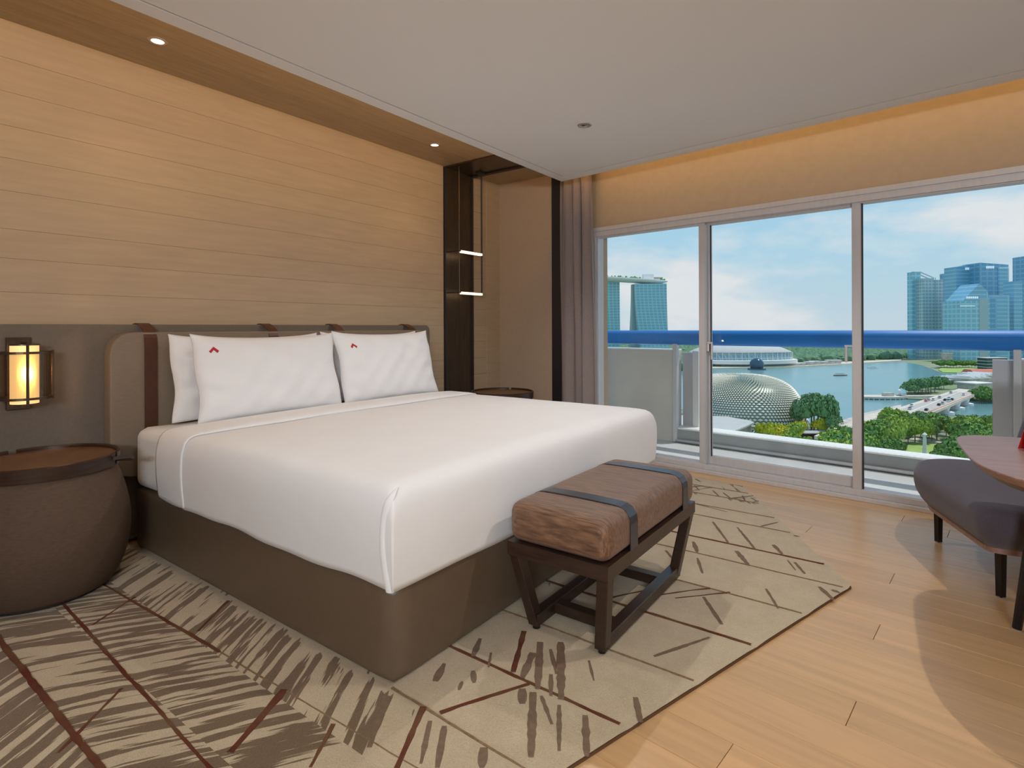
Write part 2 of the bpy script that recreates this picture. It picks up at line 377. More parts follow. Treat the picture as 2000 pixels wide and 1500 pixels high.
obj('bright_edge', wbox(S1 + .041, S1 + .046, -.018, -.012, .07, 1.96), M['alu_bright'], win)
# handles
h = obj('door_handle', wbox(.352, .378, -.012, .02, .955, 1.035, .006, 2), M['lampoff'], s2)
obj('lever', wbox(.375, .415, -.034, -.020, 1.018, 1.034, .004, 2, bm=wbox(.402, .417, -.036, -.020, .895, 1.03, .005, 2)), M['alu'], h)
h = obj('door_handle', wbox(1.375, 1.40, -.0, .022, .95, 1.03, .006, 2), M['lampoff'], s2)
obj('lever', wbox(1.315, 1.38, -.01, .004, 1.012, 1.026, .004, 2, bm=wbox(1.318, 1.333, -.012, .004, .91, 1.024, .005, 2)), M['alu'], h)

# cove LED strips (real strips resting on the drop-ceiling edge)
def ledstrip(name, p0, p1):
    p0, p1 = Vector(p0), Vector(p1); d = p1 - p0; L = d.length; a = math.atan2(d.y, d.x)
    return obj(name, box(-L / 2, L / 2, -.008, .008, 0, .01, M=Matrix.Translation((p0 + p1) / 2) @ Matrix.Rotation(a, 4, 'Z')), M['led'])
def cove(name, p0, p1, toward, power, dist=.05):
    p0, p1 = Vector(p0), Vector(p1); m = (p0 + p1) / 2; L = (p1 - p0).length
    l = bpy.data.lights.new(name, 'AREA'); l.shape = 'RECTANGLE'; l.size = L; l.size_y = .03; l.energy = power; l.color = (1, .58, .20)
    o = bpy.data.objects.new(name, l); C.objects.link(o); o.location = m
    z = -Vector(toward).normalized(); x = (p1 - p0).normalized(); y = z.cross(x)
    o.matrix_world = Matrix(((x.x, y.x, z.x, m.x), (x.y, y.y, z.y, m.y), (x.z, y.z, z.z, m.z), (0, 0, 0, 1)))
cove('cove_led_head_wall', (.965, YB + .2, 2.575), (.965, 4.1, 2.575), (-1, 0, .02), 15)
cove('cove_led_window_wall', (.97, winoff(.97, .375), 2.555), (XR - .05, winoff(XR - .05, .375), 2.555), (math.sin(WA), math.cos(WA), -.1), 6)

# ------------------------------------------------------------------ recessed downlights
def downlight(x, y, z, lens, label, on=True):
    t = thing('recessed_downlight', label, 'light', (x, y, z))
    obj('trim_ring', lathe([(.030, 0), (.030, -.004), (.044, -.004), (.046, 0)], 32), M['lampoff'], t, smooth=True)
    obj('lens', lathe([(.0, -.001), (.031, -.001)], 24) if on else lathe([(.0, -.001), (.012, -.001), (.030, -.0012)], 24), lens, t)
    return t
downlight(.358, 1.243, 2.62, M['lampon'], 'glowing recessed downlight in the wood soffit, nearer the left of the frame')
downlight(.349, 3.265, 2.62, M['lampon'], 'glowing recessed downlight in the wood soffit near the dark bronze portal')
t = downlight(1.756, 3.18, 2.45, M['lampoff'], 'small recessed fitting in the plain grey ceiling', False)
obj('socket', lathe([(.0, -.003), (.008, -.003), (.010, -.001)], 12, (-.01, .004, 0)), M['darkpaint'], t)

# ------------------------------------------------------------------ bronze portal strip and hanging lamp
po = thing('trim_5', None, None); po['kind'] = 'structure'
bm = box(0, .012, 3.747, 4.105, 0, 2.608, .001, 1); obj('wall_band', bm, M['bronze'], po)
obj('edge_strip', box(.0, .03, 4.105, 4.122, 0, 2.608, .001, 1), M['darkpaint'], po)
obj('edge_strip', box(.0, .022, 3.740, 3.747, 0, 2.608, .001, 1), M['darkpaint'], po)
obj('soffit_band', box(0, 1.0, 3.747, 4.105, 2.608, 2.62, .001, 1), M['bronze'], po)
obj('soffit_edge', box(0, 1.0, 4.105, 4.155, 2.596, 2.62, .001, 1), M['darkpaint'], po)
lp = thing('hanging_bar_lamp', 'slim dark hanging frame lamp with two lit horizontal bars', 'lamp', (.156, 3.94, 1.466))
Z0 = -1.466
obj('ceiling_plate', box(-.03, .03, .09, .19, 2.590 + Z0, 2.608 + Z0, .002, 1), M['darkpaint'], lp)
obj('rod', cyl((0, .15, 1.455 + Z0), (0, .15, 2.60 + Z0), .0075, n=12), M['darkpaint'], lp)
obj('rod', cyl((0, -.166, 1.455 + Z0), (0, -.166, 2.60 + Z0), .004, n=12), M['bronze'], lp)
for z in (1.842, 1.470):
    f_ = obj('light_bar', box(-.013, .013, -.166, .15, z - .006 + Z0, z + .012 + Z0, .002, 1), M['darkpaint'], lp)
    obj('led_strip', box(-.0145, .0155, -.158, .143, z - .014 + Z0, z + .006 + Z0, .002, 1), M['led'], f_)
    obj('wall_bracket', box(-.150, 0, -.172, -.160, z - .002 + Z0, z + .006 + Z0), M['darkpaint'], lp)

# ------------------------------------------------------------------ headboard
hb = thing('headboard', 'long taupe padded headboard panel with a cushion hung from four brown leather straps', 'headboard', (0, 2.25, 0))
hb.location = (0, 0, 0)
pts = [(YB + .1, .02), (3.50, .02), (3.50, 1.177), (YB + .1, 1.177)]
pts = fillet(pts, [0, 0, .06, 0], 8)
def yz_prism(pts, x0, x1, r=0, seg=2):
    b = prism([(p[0], p[1]) for p in pts], x0, x1, r, seg)
    b.transform(Matrix(((0, 0, 1, 0), (1, 0, 0, 0), (0, 1, 0, 0), (0, 0, 0, 1)))); return b
obj('back_panel', yz_prism(pts, .001, .055, .006, 2), M['taupe'], hb)
cp = fillet([(1.10, .37), (3.41, .37), (3.41, 1.135), (1.10, 1.135)], [.13, .13, .13, .13], 10)
obj('cushion', yz_prism(cp, .056, .145, .03, 5), M['cushion'], hb, smooth=True)
for y in (1.285, 1.996, 2.514, 3.224):
    path = [(.02, y, 1.182), (.050, y, 1.181), (.062, y, 1.178), (.085, y, 1.168), (.115, y, 1.152), (.138, y, 1.132), (.150, y, 1.105), (.154, y, 1.06), (.154, y, .60), (.152, y, .44)]
    obj('leather_strap', ribbon(path, .062, .003, (0, -1, 0)), M['leather'], hb, smooth=False)
    obj('strap_loop', box(.001, .058, y - .031, y + .031, 1.177, 1.182), M['leather'], hb)

# ------------------------------------------------------------------ bed
BX0, BX1, BY0, BY1 = .16, 2.148, 1.205, 3.27
bed = thing('bed', 'king size bed with olive brown vinyl base and thick mattress', 'bed', ((BX0 + BX1) / 2, (BY0 + BY1) / 2, 0))
def rel(bm, o):
    bm.transform(Matrix.Translation(-Vector(o.location))); return bm
obj('base', rel(soft_box(BX0, BX1, BY0, BY1, .015, .322, .022, 24), bed), M['basevinyl'], bed, smooth=True)
obj('plinth', rel(box(BX0 + .05, BX1 - .05, BY0 + .05, BY1 - .05, .0135, .02), bed), M['darkpaint'], bed)
def wob(a, b, c, s): return math.sin(a * 3.1 * s + 1.3) * math.cos(b * 2.7 * s + .4) * .5 + math.sin(b * 5.3 * s + c * 4.1) * .3 + math.sin((a + b) * 9.1 * s) * .12
def md(co, no): return co + no * .004 * wob(co.x, co.y, co.z, 2)
obj('mattress', rel(soft_box(.175, 2.135, BY0 - .008, BY1 + .01, .326, .638, .055, 44, md), bed), M['linen2'], bed, smooth=True)

def cover(x0, x1, y0, y1, ztop, zhem, r, name, m, parent, amp=.005, nx=70, ny=110, foot=True, th=.008, hemwave=.012):
    """draped cover: grid across the bed, hanging down both sides and the foot"""
    hang = ztop - zhem
    Ly = (y1 - y0); P = 2 * hang + Ly
    bm = bmesh.new(); rows = []
    xs = np.linspace(0, 1, nx + 1)
    Lx = (x1 - x0) + (hang if foot else 0)
    def prof(t, a, b, two):
        # arclength t -> (coord, drop) around a rounded edge
        ra = r * PI / 2 - 2 * r
        return None
    def edge(dist, lim):  # dist along from inside towards an edge at lim: returns (pos, drop)
        d = dist - (lim - r)
        if d <= 0: return dist, 0.
        q = r * PI / 2
        if d < q:
            a = d / r; return lim - r + r * math.sin(a), r * (1 - math.cos(a))
        return lim, r + (d - q)
    q = r * PI / 2
    half = Ly / 2; tot_s = half - r + q + (hang - r)
    tot_x = (x1 - x0) - r + q + (hang - r) if foot else (x1 - x0)
    yc = (y0 + y1) / 2
    for i in range(nx + 1):
        dx = tot_x * i / nx
        px, dropx = edge(dx, x1 - x0) if foot else (dx, 0)
        row = []
        for j in range(ny + 1):
            sgn = -1 + 2 * j / ny; dy = tot_s * abs(sgn)
            py, dropy = edge(dy, half)
            # corner: combine drops, keep on rounded box
            drop = max(dropx, dropy) if not (dropx > 0 and dropy > 0) else max(dropx, dropy)
            z = ztop - min(drop, hang)
            X = x0 + px; Y = yc + math.copysign(py, sgn)
            z += .0
            hv = hemwave * (math.sin(X * 7 + Y * 5) + .5 * math.sin(X * 17 - Y * 11)) * (drop / hang) ** 3 * .5
            n = wob(X, Y, z, 1.6)
            nx_, ny_, nz_ = (1 if dropx > r else 0), (math.copysign(1, sgn) if dropy > r else 0), (1 if drop < r else 0)
            bul = .012 * math.sin(min(1, drop / hang) * PI) if drop > 0 else 0
            # crown of the top
            cr_ = .022 * (1 - min(1, (dy / half)) ** 4) * (1 - (min(1, dx / (x1 - x0)) * 2 - 1) ** 6) if drop < .001 else 0
            row.append(bm.verts.new((X + nx_ * (amp * n + bul), Y + ny_ * (amp * n + bul), z + nz_ * amp * n + hv + cr_)))
        rows.append(row)
    for i in range(nx):
        for j in range(ny):
            try: bm.faces.new((rows[i][j], rows[i + 1][j], rows[i + 1][j + 1], rows[i][j + 1]))
            except ValueError: pass
    bmesh.ops.remove_doubles(bm, verts=bm.verts, dist=1e-4)
    bmesh.ops.recalc_face_normals(bm, faces=bm.faces)
    bmesh.ops.smooth_vert(bm, verts=bm.verts, factor=.5, use_axis_x=True, use_axis_y=True, use_axis_z=True)
    o = obj(name, bm, m, parent, smooth=True)
    md_ = o.modifiers.new('thick', 'SOLIDIFY'); md_.thickness = th; md_.offset = -1
    return o
dv = cover(.74, 2.172, BY0 - .022, BY1 + .024, .652, .322, .06, 'duvet', M['linen'], None, amp=.004)
tag(dv, 'smooth white duvet drawn tight over the mattress down to the base', 'duvet')
band = cover(.50, .775, BY0 - .026, BY1 + .028, .660, .330, .058, 'folded_top_sheet', M['linen'], None, amp=.003, nx=16, ny=110, foot=False, th=.006)
tag(band, 'white top sheet folded back over the duvet below the pillows', 'sheet')
# tucked hospital corner at the near foot corner: a folded flap that wraps the corner
bm = bmesh.new(); rows = []
for i in range(25):
    t = i / 24
    z = .324 + t * .322
    bow = -.006 - .026 * math.sin(PI * (.15 + .85 * (1 - t)) ) - .016 * (1 - t)
    lip = 1 - max(0, (t - .88) / .12) ** 2
    yb_ = BY0 - .022 - .011 * math.sin(PI * (1 - t)) + .045 * max(0, (t - .84) / .16) ** 2
    row = []
    for ax, ay in ((-.004, .008), (-.003, -.002), (.003, -.004), (.010, -.003), (.017, .001), (.024, .009)):
        row.append(bm.verts.new((2.168 + bow + ax * lip, yb_ + ay * lip, z)))
    rows.append(row)
for i in range(24):
    for k in range(5): bm.faces.new((rows[i][k], rows[i][k + 1], rows[i + 1][k + 1], rows[i + 1][k]))
bmesh.ops.recalc_face_normals(bm, faces=bm.faces)
fl_ = obj('corner_fold', bm, M['linen'], dv, smooth=True)
m_ = fl_.modifiers.new('t', 'SOLIDIFY'); m_.thickness = .003; m_.offset = 0
m_ = fl_.modifiers.new('s', 'SUBSURF'); m_.levels = 1; m_.render_levels = 2

# pillows
def pillow(yc, W, H, T, bot, top, seed, label, skew=0, chev=None):
    B, Tp = Vector((bot[0], 0, bot[1])), Vector((top[0], 0, top[1]))
    ax = (Tp - B).normalized(); nn = Vector((ax.z, 0, -ax.x)); L = (Tp - B).length; cen = (B + Tp) / 2
    rs = random.Random(seed); ph = [rs.uniform(0, 6) for _ in range(6)]
    def surf(u, v, side, off=0):
        th = (max(0, 1 - abs(u) ** 3.2) ** .55) * (max(0, 1 - abs(v) ** 2.8) ** .6)
        wr = .006 * math.sin(u * 9 + v * 4 + ph[0]) * math.sin(v * 6 + ph[1]) + .004 * math.sin(u * 17 - v * 9 + ph[2])
        wr += .008 * math.exp(-((abs(u) - .86) ** 2) * 50) * math.sin(v * 14 + ph[3])
        y = W / 2 * u * (1 - .035 * (1 - v * v)) + .006 * math.sin(v * 5 + ph[4])
        h_ = L / 2 * v * (1 - .07 * (1 - u ** 2) * (1 if v > 0 else .4)) + .012 * (abs(u) ** 6) * (v > 0)
        d = side * (T / 2 * th + wr * th * .9 + .0035) + side * off
        bend = .02 * v * v * 0
        return Vector((cen.x, yc, cen.z)) + Vector((0, y + skew * v, 0)) + ax * h_ + nn * (d + bend)
    n = 40; bm = bmesh.new()
    for side in (1, -1):
        g = [[bm.verts.new(surf(-1 + 2 * i / n, -1 + 2 * j / n, side)) for i in range(n + 1)] for j in range(n + 1)]
        for j in range(n):
            for i in range(n):
                bm.faces.new((g[j][i], g[j][i + 1], g[j + 1][i + 1], g[j + 1][i])[::side])
        if side == 1: g1 = g
    rim = lambda g: [g[0][i] for i in range(n)] + [g[j][n] for j in range(n)] + [g[n][n - i] for i in range(n)] + [g[n - j][0] for j in range(n)]
    a, b = rim(g1), rim(g)
    for i in range(len(a)): bm.faces.new((a[i], b[i], b[(i + 1) % len(a)], a[(i + 1) % len(a)]))
    bmesh.ops.recalc_face_normals(bm, faces=bm.faces)
    o = obj('pillow', bm, M['linen'], None, label, 'pillow', 'white pillows against the headboard', smooth=True)
    if chev:
        cu, cv = chev; b2 = bmesh.new(); s = .036
        P = [(-1, -.75), (0, .45), (1, -.75), (.62, -.95), (0, -.22), (-.62, -.95)]
        P = [(-1.1, -.55), (-.05, .65), (1.15, -.35), (.80, -.9), (-.05, -.12), (-.66, -.98)]
        fr = [b2.verts.new(surf(cu + p[0] * s * .55 / (W / 2) * 1.15, cv + p[1] * s * .62 / (L / 2), 1, .0025)) for p in P]
        bk = [b2.verts.new(surf(cu + p[0] * s * .55 / (W / 2) * 1.15, cv + p[1] * s * .62 / (L / 2), 1, -.002)) for p in P]
        b2.faces.new((fr[0], fr[1], fr[4], fr[5])); b2.faces.new((fr[1], fr[2], fr[3], fr[4]))
        for i in range(6): b2.faces.new((fr[i], fr[(i + 1) % 6], bk[(i + 1) % 6], bk[i]))
        bmesh.ops.recalc_face_normals(b2, faces=b2.faces)
        obj('embroidered_chevron', b2, M['red'], o, label='small red stitched chevron mark')
    return o
pillow(1.80, .92, .44, .12, (.285, .650), (.215, 1.112), 1, 'white pillow on the left, behind the front one and against the headboard', chev=(-.70, .58))
pillow(2.735, .88, .44, .12, (.285, .650), (.215, 1.118), 2, 'white pillow on the right, mostly hidden behind the front one', chev=(-.70, .58))
pillow(1.838, .895, .44, .13, (.470, .652), (.345, 1.113), 3, 'front left white pillow with a small red chevron in its upper left corner', skew=.004, chev=(-.80, .64))
pillow(2.735, .875, .44, .13, (.465, .652), (.340, 1.122), 4, 'front right white pillow with a small red chevron near the centre of the bed', skew=.0, chev=(-.75, .60))

# ------------------------------------------------------------------ barrel nightstands
def nightstand(x, y, rz, label):
    t = thing('drum_nightstand', label, 'nightstand', (x, y, .0135), rz, 'drum nightstands either side of the bed')
    prof = [(0, .012), (.235, .012), (.252, .02)]
    for i in range(25):
        a = i / 24; z = .03 + a * .50; r = .258 + .060 * math.sin((a ** .9) * PI) ** .85 - .0 * a
        prof.append((r, z))
    prof += [(.258, .537), (.0, .538)]
    obj('drum_body', lathe(prof, 72), M['barrel'], t, smooth=True)
    obj('plinth', lathe([(0, 0), (.225, 0), (.225, .014), (0, .014)], 48), M['darkpaint'], t)
    obj('tray_top', lathe([(0, .570), (.262, .570), (.262, .536), (0, .536)], 64), M['traytop'], t)
    for a0, a1 in ((.08, 2.38), (2.50, 2 * PI + .0)):
        b = bmesh.new(); n = 60; rows = []
        for i in range(n + 1):
            a = a0 + (a1 - a0) * i / n
            rows.append([b.verts.new((r * math.cos(a), r * math.sin(a), z)) for r, z in ((.263, .535), (.275, .528), (.277, .582), (.271, .586), (.264, .580))])
        for i in range(n):
            for k in range(5): b.faces.new((rows[i][k], rows[i + 1][k], rows[i + 1][(k + 1) % 5], rows[i][(k + 1) % 5]))
        b.faces.new(rows[0]); b.faces.new(rows[-1][::-1]); bmesh.ops.recalc_face_normals(b, faces=b.faces)
        obj('tray_rim', b, M['wenge'], t, smooth=False)
    hnd = ribbon([(.270, -.02, .56), (.300, -.012, .564), (.335, -.004, .566), (.352, 0, .560), (.335, .006, .552), (.300, .012, .552), (.272, .018, .552)], .016, .004, (0, 0, 1))
    obj('leather_handle', hnd, M['wenge'], t)
    hnd = ribbon([(-.270, -.02, .56), (-.300, -.012, .564), (-.335, -.004, .566), (-.352, 0, .560), (-.335, .006, .552), (-.300, .012, .552), (-.272, .018, .552)], .016, .004, (0, 0, 1))
    obj('leather_handle', hnd, M['wenge'], t)
    return t
NS = nightstand(.40, .765, math.radians(50), 'round brown drum nightstand with a dark rimmed tray top, left of the bed')
ns2 = copytree(NS, (.52, 3.92, .0135), 1.9, 'brown drum nightstand barely seen beyond the far side of the bed')

# ------------------------------------------------------------------ wall sconce
sx, sy2 = .165, .757
scn = thing('wall_sconce', 'lit cylinder wall sconce in a dark bronze cage with a smoked glass sleeve', 'wall lamp', (.055, sy2, .78))
def R_(bm): return bm
def sl(bm): bm.transform(Matrix.Translation((-.055, -sy2, -.78))); return bm
obj('back_plate', sl(box(.056, .072, sy2 - .045, sy2 + .045, .775, 1.115, .002, 1)), M['bronze'], scn)
obj('arm', sl(box(.07, sx, sy2 - .012, sy2 + .012, 1.085, 1.10, .001, 1)), M['bronze'], scn)
obj('arm', sl(box(.07, sx, sy2 - .012, sy2 + .012, .795, .81, .001, 1)), M['bronze'], scn)
obj('lamp_shade', sl(lathe([(0, .812), (.052, .812), (.052, 1.078), (0, 1.078)], 40, (sx, sy2, 0))), M['shade'], scn, smooth=False)
obj('cap', sl(lathe([(0, 1.078), (.055, 1.078), (.055, 1.084), (0, 1.084)], 40, (sx, sy2, 0))), M['bronze'], scn)
obj('glass_sleeve', sl(lathe([(.095, .838), (.095, 1.045)], 48, (sx, sy2, 0))), M['smoke'], scn, smooth=True)
for z in (.832, 1.040):
    obj('ring', sl(lathe([(.0945, z), (.1005, z), (.1005, z + .011), (.0945, z + .011), (.0945, z)], 48, (sx, sy2, 0))), M['bronze'], scn)
for a in (-.12, 1.45, -1.69, 3.02):
    cx, cyy = sx + .101 * math.cos(a), sy2 + .101 * math.sin(a)
    ztop = 1.10 if a == -.12 else 1.056
    obj('cage_bar', sl(box(cx - .005, cx + .005, cyy - .005, cyy + .005, .800 if a == -.12 else .825, ztop, .001, 1)), M['bronze'], scn)
obj('front_arm', sl(box(sx, sx + .105, sy2 - .014, sy2 - .006, 1.090, 1.099)), M['bronze'], scn)
pl = bpy.data.lights.new('sconce_bulb', 'POINT'); pl.energy = 1.4; pl.color = (1, .62, .28); pl.shadow_soft_size = .07
plo = bpy.data.objects.new('sconce_bulb', pl); C.objects.link(plo); plo.location = (sx + .0, sy2 + .0, .95)
plo.location = (sx + .075, sy2, .95); pl.shadow_soft_size = .01

# ------------------------------------------------------------------ bench at the foot of the bed
BE = thing('bench', 'small brown upholstered bench with two black leather bands on a dark wood frame', 'bench', (2.452, 2.12, .0135))
def bd(co, no):
    return co + Vector((0, 0, .006 * max(0, no.z) * math.cos(co.x / .208 * 1.3) * math.cos(co.y / .44 * 1.2)))
bs = soft_box(-.208, .208, -.441, .441, .342, .490, .045, 34, bd)
obj('seat_cushion', bs, M['benchfab'], BE, smooth=True)
for y in (-.24, .30):
    pth = []
    for i in range(30):
        t = i / 29
        # half rounded path from -x side bottom over the top to +x side bottom
        L1 = .095; q = .045 * PI / 2; Ltop = .416 - .09; tot = 2 * L1 + 2 * q + Ltop; s = t * tot
        if s < L1: p = (-.2095, .345 + s)
        elif s < L1 + q: a = (s - L1) / .045; p = (-.2095 + .0465 * (1 - math.cos(a)), .440 + .0515 * math.sin(a))
        elif s < L1 + q + Ltop: d = s - L1 - q; x_ = -.163 + d; p = (x_, .4915 + .006 * math.cos(x_ / .208 * 1.3) * math.cos(y / .44 * 1.2))
        elif s < L1 + 2 * q + Ltop: a = (s - L1 - q - Ltop) / .045; p = (.163 + .0465 * math.sin(a), .440 + .0515 * math.cos(a))
        else: p = (.2095, .440 - (s - L1 - 2 * q - Ltop))
        pth.append((p[0], y, p[1] + .0))
    obj('leather_band', ribbon(pth, .062, .003, (0, -1, 0)), M['strapblack'], BE)
fr = M['wenge']
bm = box(-.207, .207, -.440, -.398, .292, .342); box(-.207, .207, .398, .440, .292, .342, bm=bm)
box(-.207, -.165, -.398, .398, .292, .342, bm=bm); box(.165, .207, -.398, .398, .292, .342, bm=bm); bmesh.ops.remove_doubles(bm, verts=bm.verts, dist=1e-5); obj('seat_frame', bm, fr, BE)
# slanted legs: tops at the seat-frame corners, feet pulled in
def leg(sxn, syn):
    b = bmesh.new(); T_, B_ = [], []
    for dx, dy in ((0, 0), (1, 0), (1, 1), (0, 1)):
        tx, ty = sxn * (.204 - dx * .042), syn * (.436 - dy * .050)
        bx, by = sxn * (.160 - dx * .042), syn * (.372 - dy * .046)
        T_.append(b.verts.new((tx, ty, .2918))); B_.append(b.verts.new((bx, by, .014)))
    b.faces.new(T_); b.faces.new(B_[::-1])
    for i in range(4): b.faces.new((B_[i], B_[(i + 1) % 4], T_[(i + 1) % 4], T_[i]))
    bmesh.ops.recalc_face_normals(b, faces=b.faces); bevel(b, .003, 1); return b
for a in (-1, 1):
    for c in (-1, 1): obj('leg', leg(a, c), fr, BE)
for a in (-1, 1):
    obj('bottom_rail', box(min(a * .118, a * .162), max(a * .118, a * .162), -.37, .37, .014, .060, .002, 1), fr, BE)
for c in (-1, 1):
    obj('cross_rail', box(-.125, .125, min(c * .25, c * .205), max(c * .25, c * .205), .018, .058, .002, 1), fr, BE)
for a in (-1, 1):
    for c in (-1, 1): obj('glide', cyl((a * .138, c * .35, .0), (a * .138, c * .35, .016), .014), M['blackmetal'], BE)

# ------------------------------------------------------------------ rug
RZ = .013
rugpoly = [(3.245, 2.862), (2.455, 4.218), (.30, 4.30), (.12, 3.0), (.12, -.9), (2.10, -.9)]
def clip_strip(y0, y1, poly):
    # x-extent of the polygon for a given y
    pass
def xspan(y):
    xs = []
    n = len(rugpoly)
    for i in range(n):
        (xa, ya), (xb, yb) = rugpoly[i], rugpoly[(i + 1) % n]
        if (ya - y) * (yb - y) <= 0 and abs(ya - yb) > 1e-9: xs.append(xa + (xb - xa) * (y - ya) / (yb - ya))
    return (min(xs), max(xs)) if len(xs) > 1 else None
rugm = bpy.data.materials.new('hand_tufted_rug'); rugm.use_nodes = True
t_ = rugm.node_tree; n_ = t_.nodes; l_ = t_.links; p_ = n_['Principled BSDF']; p_.inputs['Roughness'].default_value = .95; p_.inputs['Specular IOR Level'].default_value = .15; p_.inputs['Sheen Weight'].default_value = .2
uvn = n_.new('ShaderNodeAttribute'); uvn.attribute_name = 'stroke'; uvn.attribute_type = 'GEOMETRY'
dn = n_.new('ShaderNodeAttribute'); dn.attribute_name = 'stroke_amount'; dn.attribute_type = 'GEOMETRY'
mpn = n_.new('ShaderNodeMapping'); mpn.inputs['Scale'].default_value = (2.0, 27, 1); l_.new(uvn.outputs['Vector'], mpn.inputs[0])
nz = n_.new('ShaderNodeTexNoise'); nz.inputs['Scale'].default_value = 1.0; nz.inputs['Detail'].default_value = 3.2; nz.inputs['Roughness'].default_value = .55; l_.new(mpn.outputs[0], nz.inputs['Vector'])
addn = n_.new('ShaderNodeMath'); addn.operation = 'ADD'; l_.new(nz.outputs['Fac'], addn.inputs[0]); l_.new(dn.outputs['Fac'], addn.inputs[1])
ms = n_.new('ShaderNodeMapRange'); ms.inputs['From Min'].default_value = .985; ms.inputs['From Max'].default_value = 1.005; l_.new(addn.outputs[0], ms.inputs['Value'])
tcr = n_.new('ShaderNodeTexCoord')
nf = n_.new('ShaderNodeTexNoise'); nf.inputs['Scale'].default_value = 9; nf.inputs['Detail'].default_value = 9; nf.inputs['Roughness'].default_value = .75; l_.new(tcr.outputs['Object'], nf.inputs['Vector'])
fine = n_.new('ShaderNodeTexNoise'); fine.inputs['Scale'].default_value = 260; fine.inputs['Detail'].default_value = 2; l_.new(tcr.outputs['Object'], fine.inputs['Vector'])
cA = n_.new('ShaderNodeMix'); cA.data_type = 'RGBA'; cA.inputs['A'].default_value = srgb(172, 152, 122); cA.inputs['B'].default_value = srgb(208, 192, 164); l_.new(nf.outputs['Fac'], cA.inputs['Factor'])
cB = n_.new('ShaderNodeMix'); cB.data_type = 'RGBA'; l_.new(ms.outputs[0], cB.inputs['Factor']); l_.new(cA.outputs['Result'], cB.inputs['A']); cB.inputs['B'].default_value = srgb(112, 90, 64)
cC = n_.new('ShaderNodeMix'); cC.data_type = 'RGBA'; cC.blend_type = 'MULTIPLY'; cC.inputs['Factor'].default_value = .45; l_.new(cB.outputs['Result'], cC.inputs['A'])
fr_ = n_.new('ShaderNodeMapRange'); fr_.inputs['From Min'].default_value = .3; fr_.inputs['From Max'].default_value = .7; fr_.inputs['To Min'].default_value = .72; fr_.inputs['To Max'].default_value = 1.15; l_.new(fine.outputs['Fac'], fr_.inputs['Value']); l_.new(fr_.outputs[0], cC.inputs['B'])
l_.new(cC.outputs['Result'], p_.inputs['Base Color'])
bmp = n_.new('ShaderNodeBump'); bmp.inputs['Strength'].default_value = .8; bmp.inputs['Distance'].default_value = .004; l_.new(fine.outputs['Fac'], bmp.inputs['Height']); l_.new(bmp.outputs[0], p_.inputs['Normal'])
M['rug'] = rugm
M['vein'] = mat('rug_dark_red_line', srgb(92, 42, 32), .95, col2=srgb(112, 84, 62), nscale=6, stretch=(1, 1, 1), bump=.8, bscale=260, spec=.1)
M['veinpale'] = mat('rug_brown_line', srgb(134, 110, 86), .95, noise=.2, nscale=60, bump=.8, bscale=260, spec=.1)
M['stroke'] = mat('rug_grey_brown_stroke', srgb(122, 102, 84), .95, noise=.12, nscale=50, bump=.8, bscale=260, spec=.1)
rug = thing('rug', 'large beige rug with brown strokes and dark red carved lines under the bed', 'rug', (1.6, 2, 0))
veins_y = [-.9, -.62, -.38, -.14, .10, .33, .55, .745, .97, 1.21, 1.484, 1.80, 2.125, 2.48, 2.83, 3.05, 3.41, 3.62, 3.86, 4.05, 4.26]
strip_sign = {0: -1}
vs, fs, st, de = [], [], [], []
def dens(x, y, k):
    if y < .97: d = .50
    elif y < 1.21: d = .485
    else: d = .36
    if x > 2.05: d -= .12 * min(1, (x - 2.05) / .3)
    if x > 2.3: d -= .10
    if y > 3.8: d = .40
    if x < 2.0 and y < .55: d = .53
    return d
for k in range(len(veins_y) - 1):
    ya, yb = veins_y[k], veins_y[k + 1]
    sgn = {5: -1, 6: 1, 7: 1, 8: -1}.get(k, -1 if k % 2 else 1)
    tilt = math.radians(33) * sgn
    ux, uy = math.sin(tilt), math.cos(tilt)
    nyv = 6; nxv = 60
    base = len(vs)
    for j in range(nyv + 1):
        f_ = j / nyv; y = ya + (yb - ya) * f_
        y = min(y, 4.295)
        sp = xspan(min(max(y, -.899), 4.29))
        edge = min(f_, 1 - f_) * (yb - ya)
        for i in range(nxv + 1):
            x = sp[0] + (sp[1] - sp[0]) * i / nxv
            z = RZ - .003 * math.exp(-(edge / .010) ** 2)
            vs.append((x - 1.6, y - 2, z)); st.append((x * ux + y * uy + k * 3.7, x * uy - y * ux + k * 1.9, 0)); de.append(dens(x, y, k))
    for j in range(nyv):
        for i in range(nxv):
            a = base + j * (nxv + 1) + i; fs.append((a, a + 1, a + nxv + 2, a + nxv + 1))
pf = obj('pile_field', (vs, fs), M['rug'], rug)
at_ = pf.data.attributes.new('stroke', 'FLOAT_VECTOR', 'POINT'); at_.data.foreach_set('vector', np.array(st, dtype=np.float32).ravel())
at_ = pf.data.attributes.new('stroke_amount', 'FLOAT', 'POINT'); at_.data.foreach_set('value', np.array(de, dtype=np.float32))
M['rugedge'] = mat('rug_binding', srgb(96, 66, 40), .95)
obj('binding', prism([(x - 1.6, y - 2) for x, y in rugpoly], .0, RZ - .0035), M['rugedge'], rug)
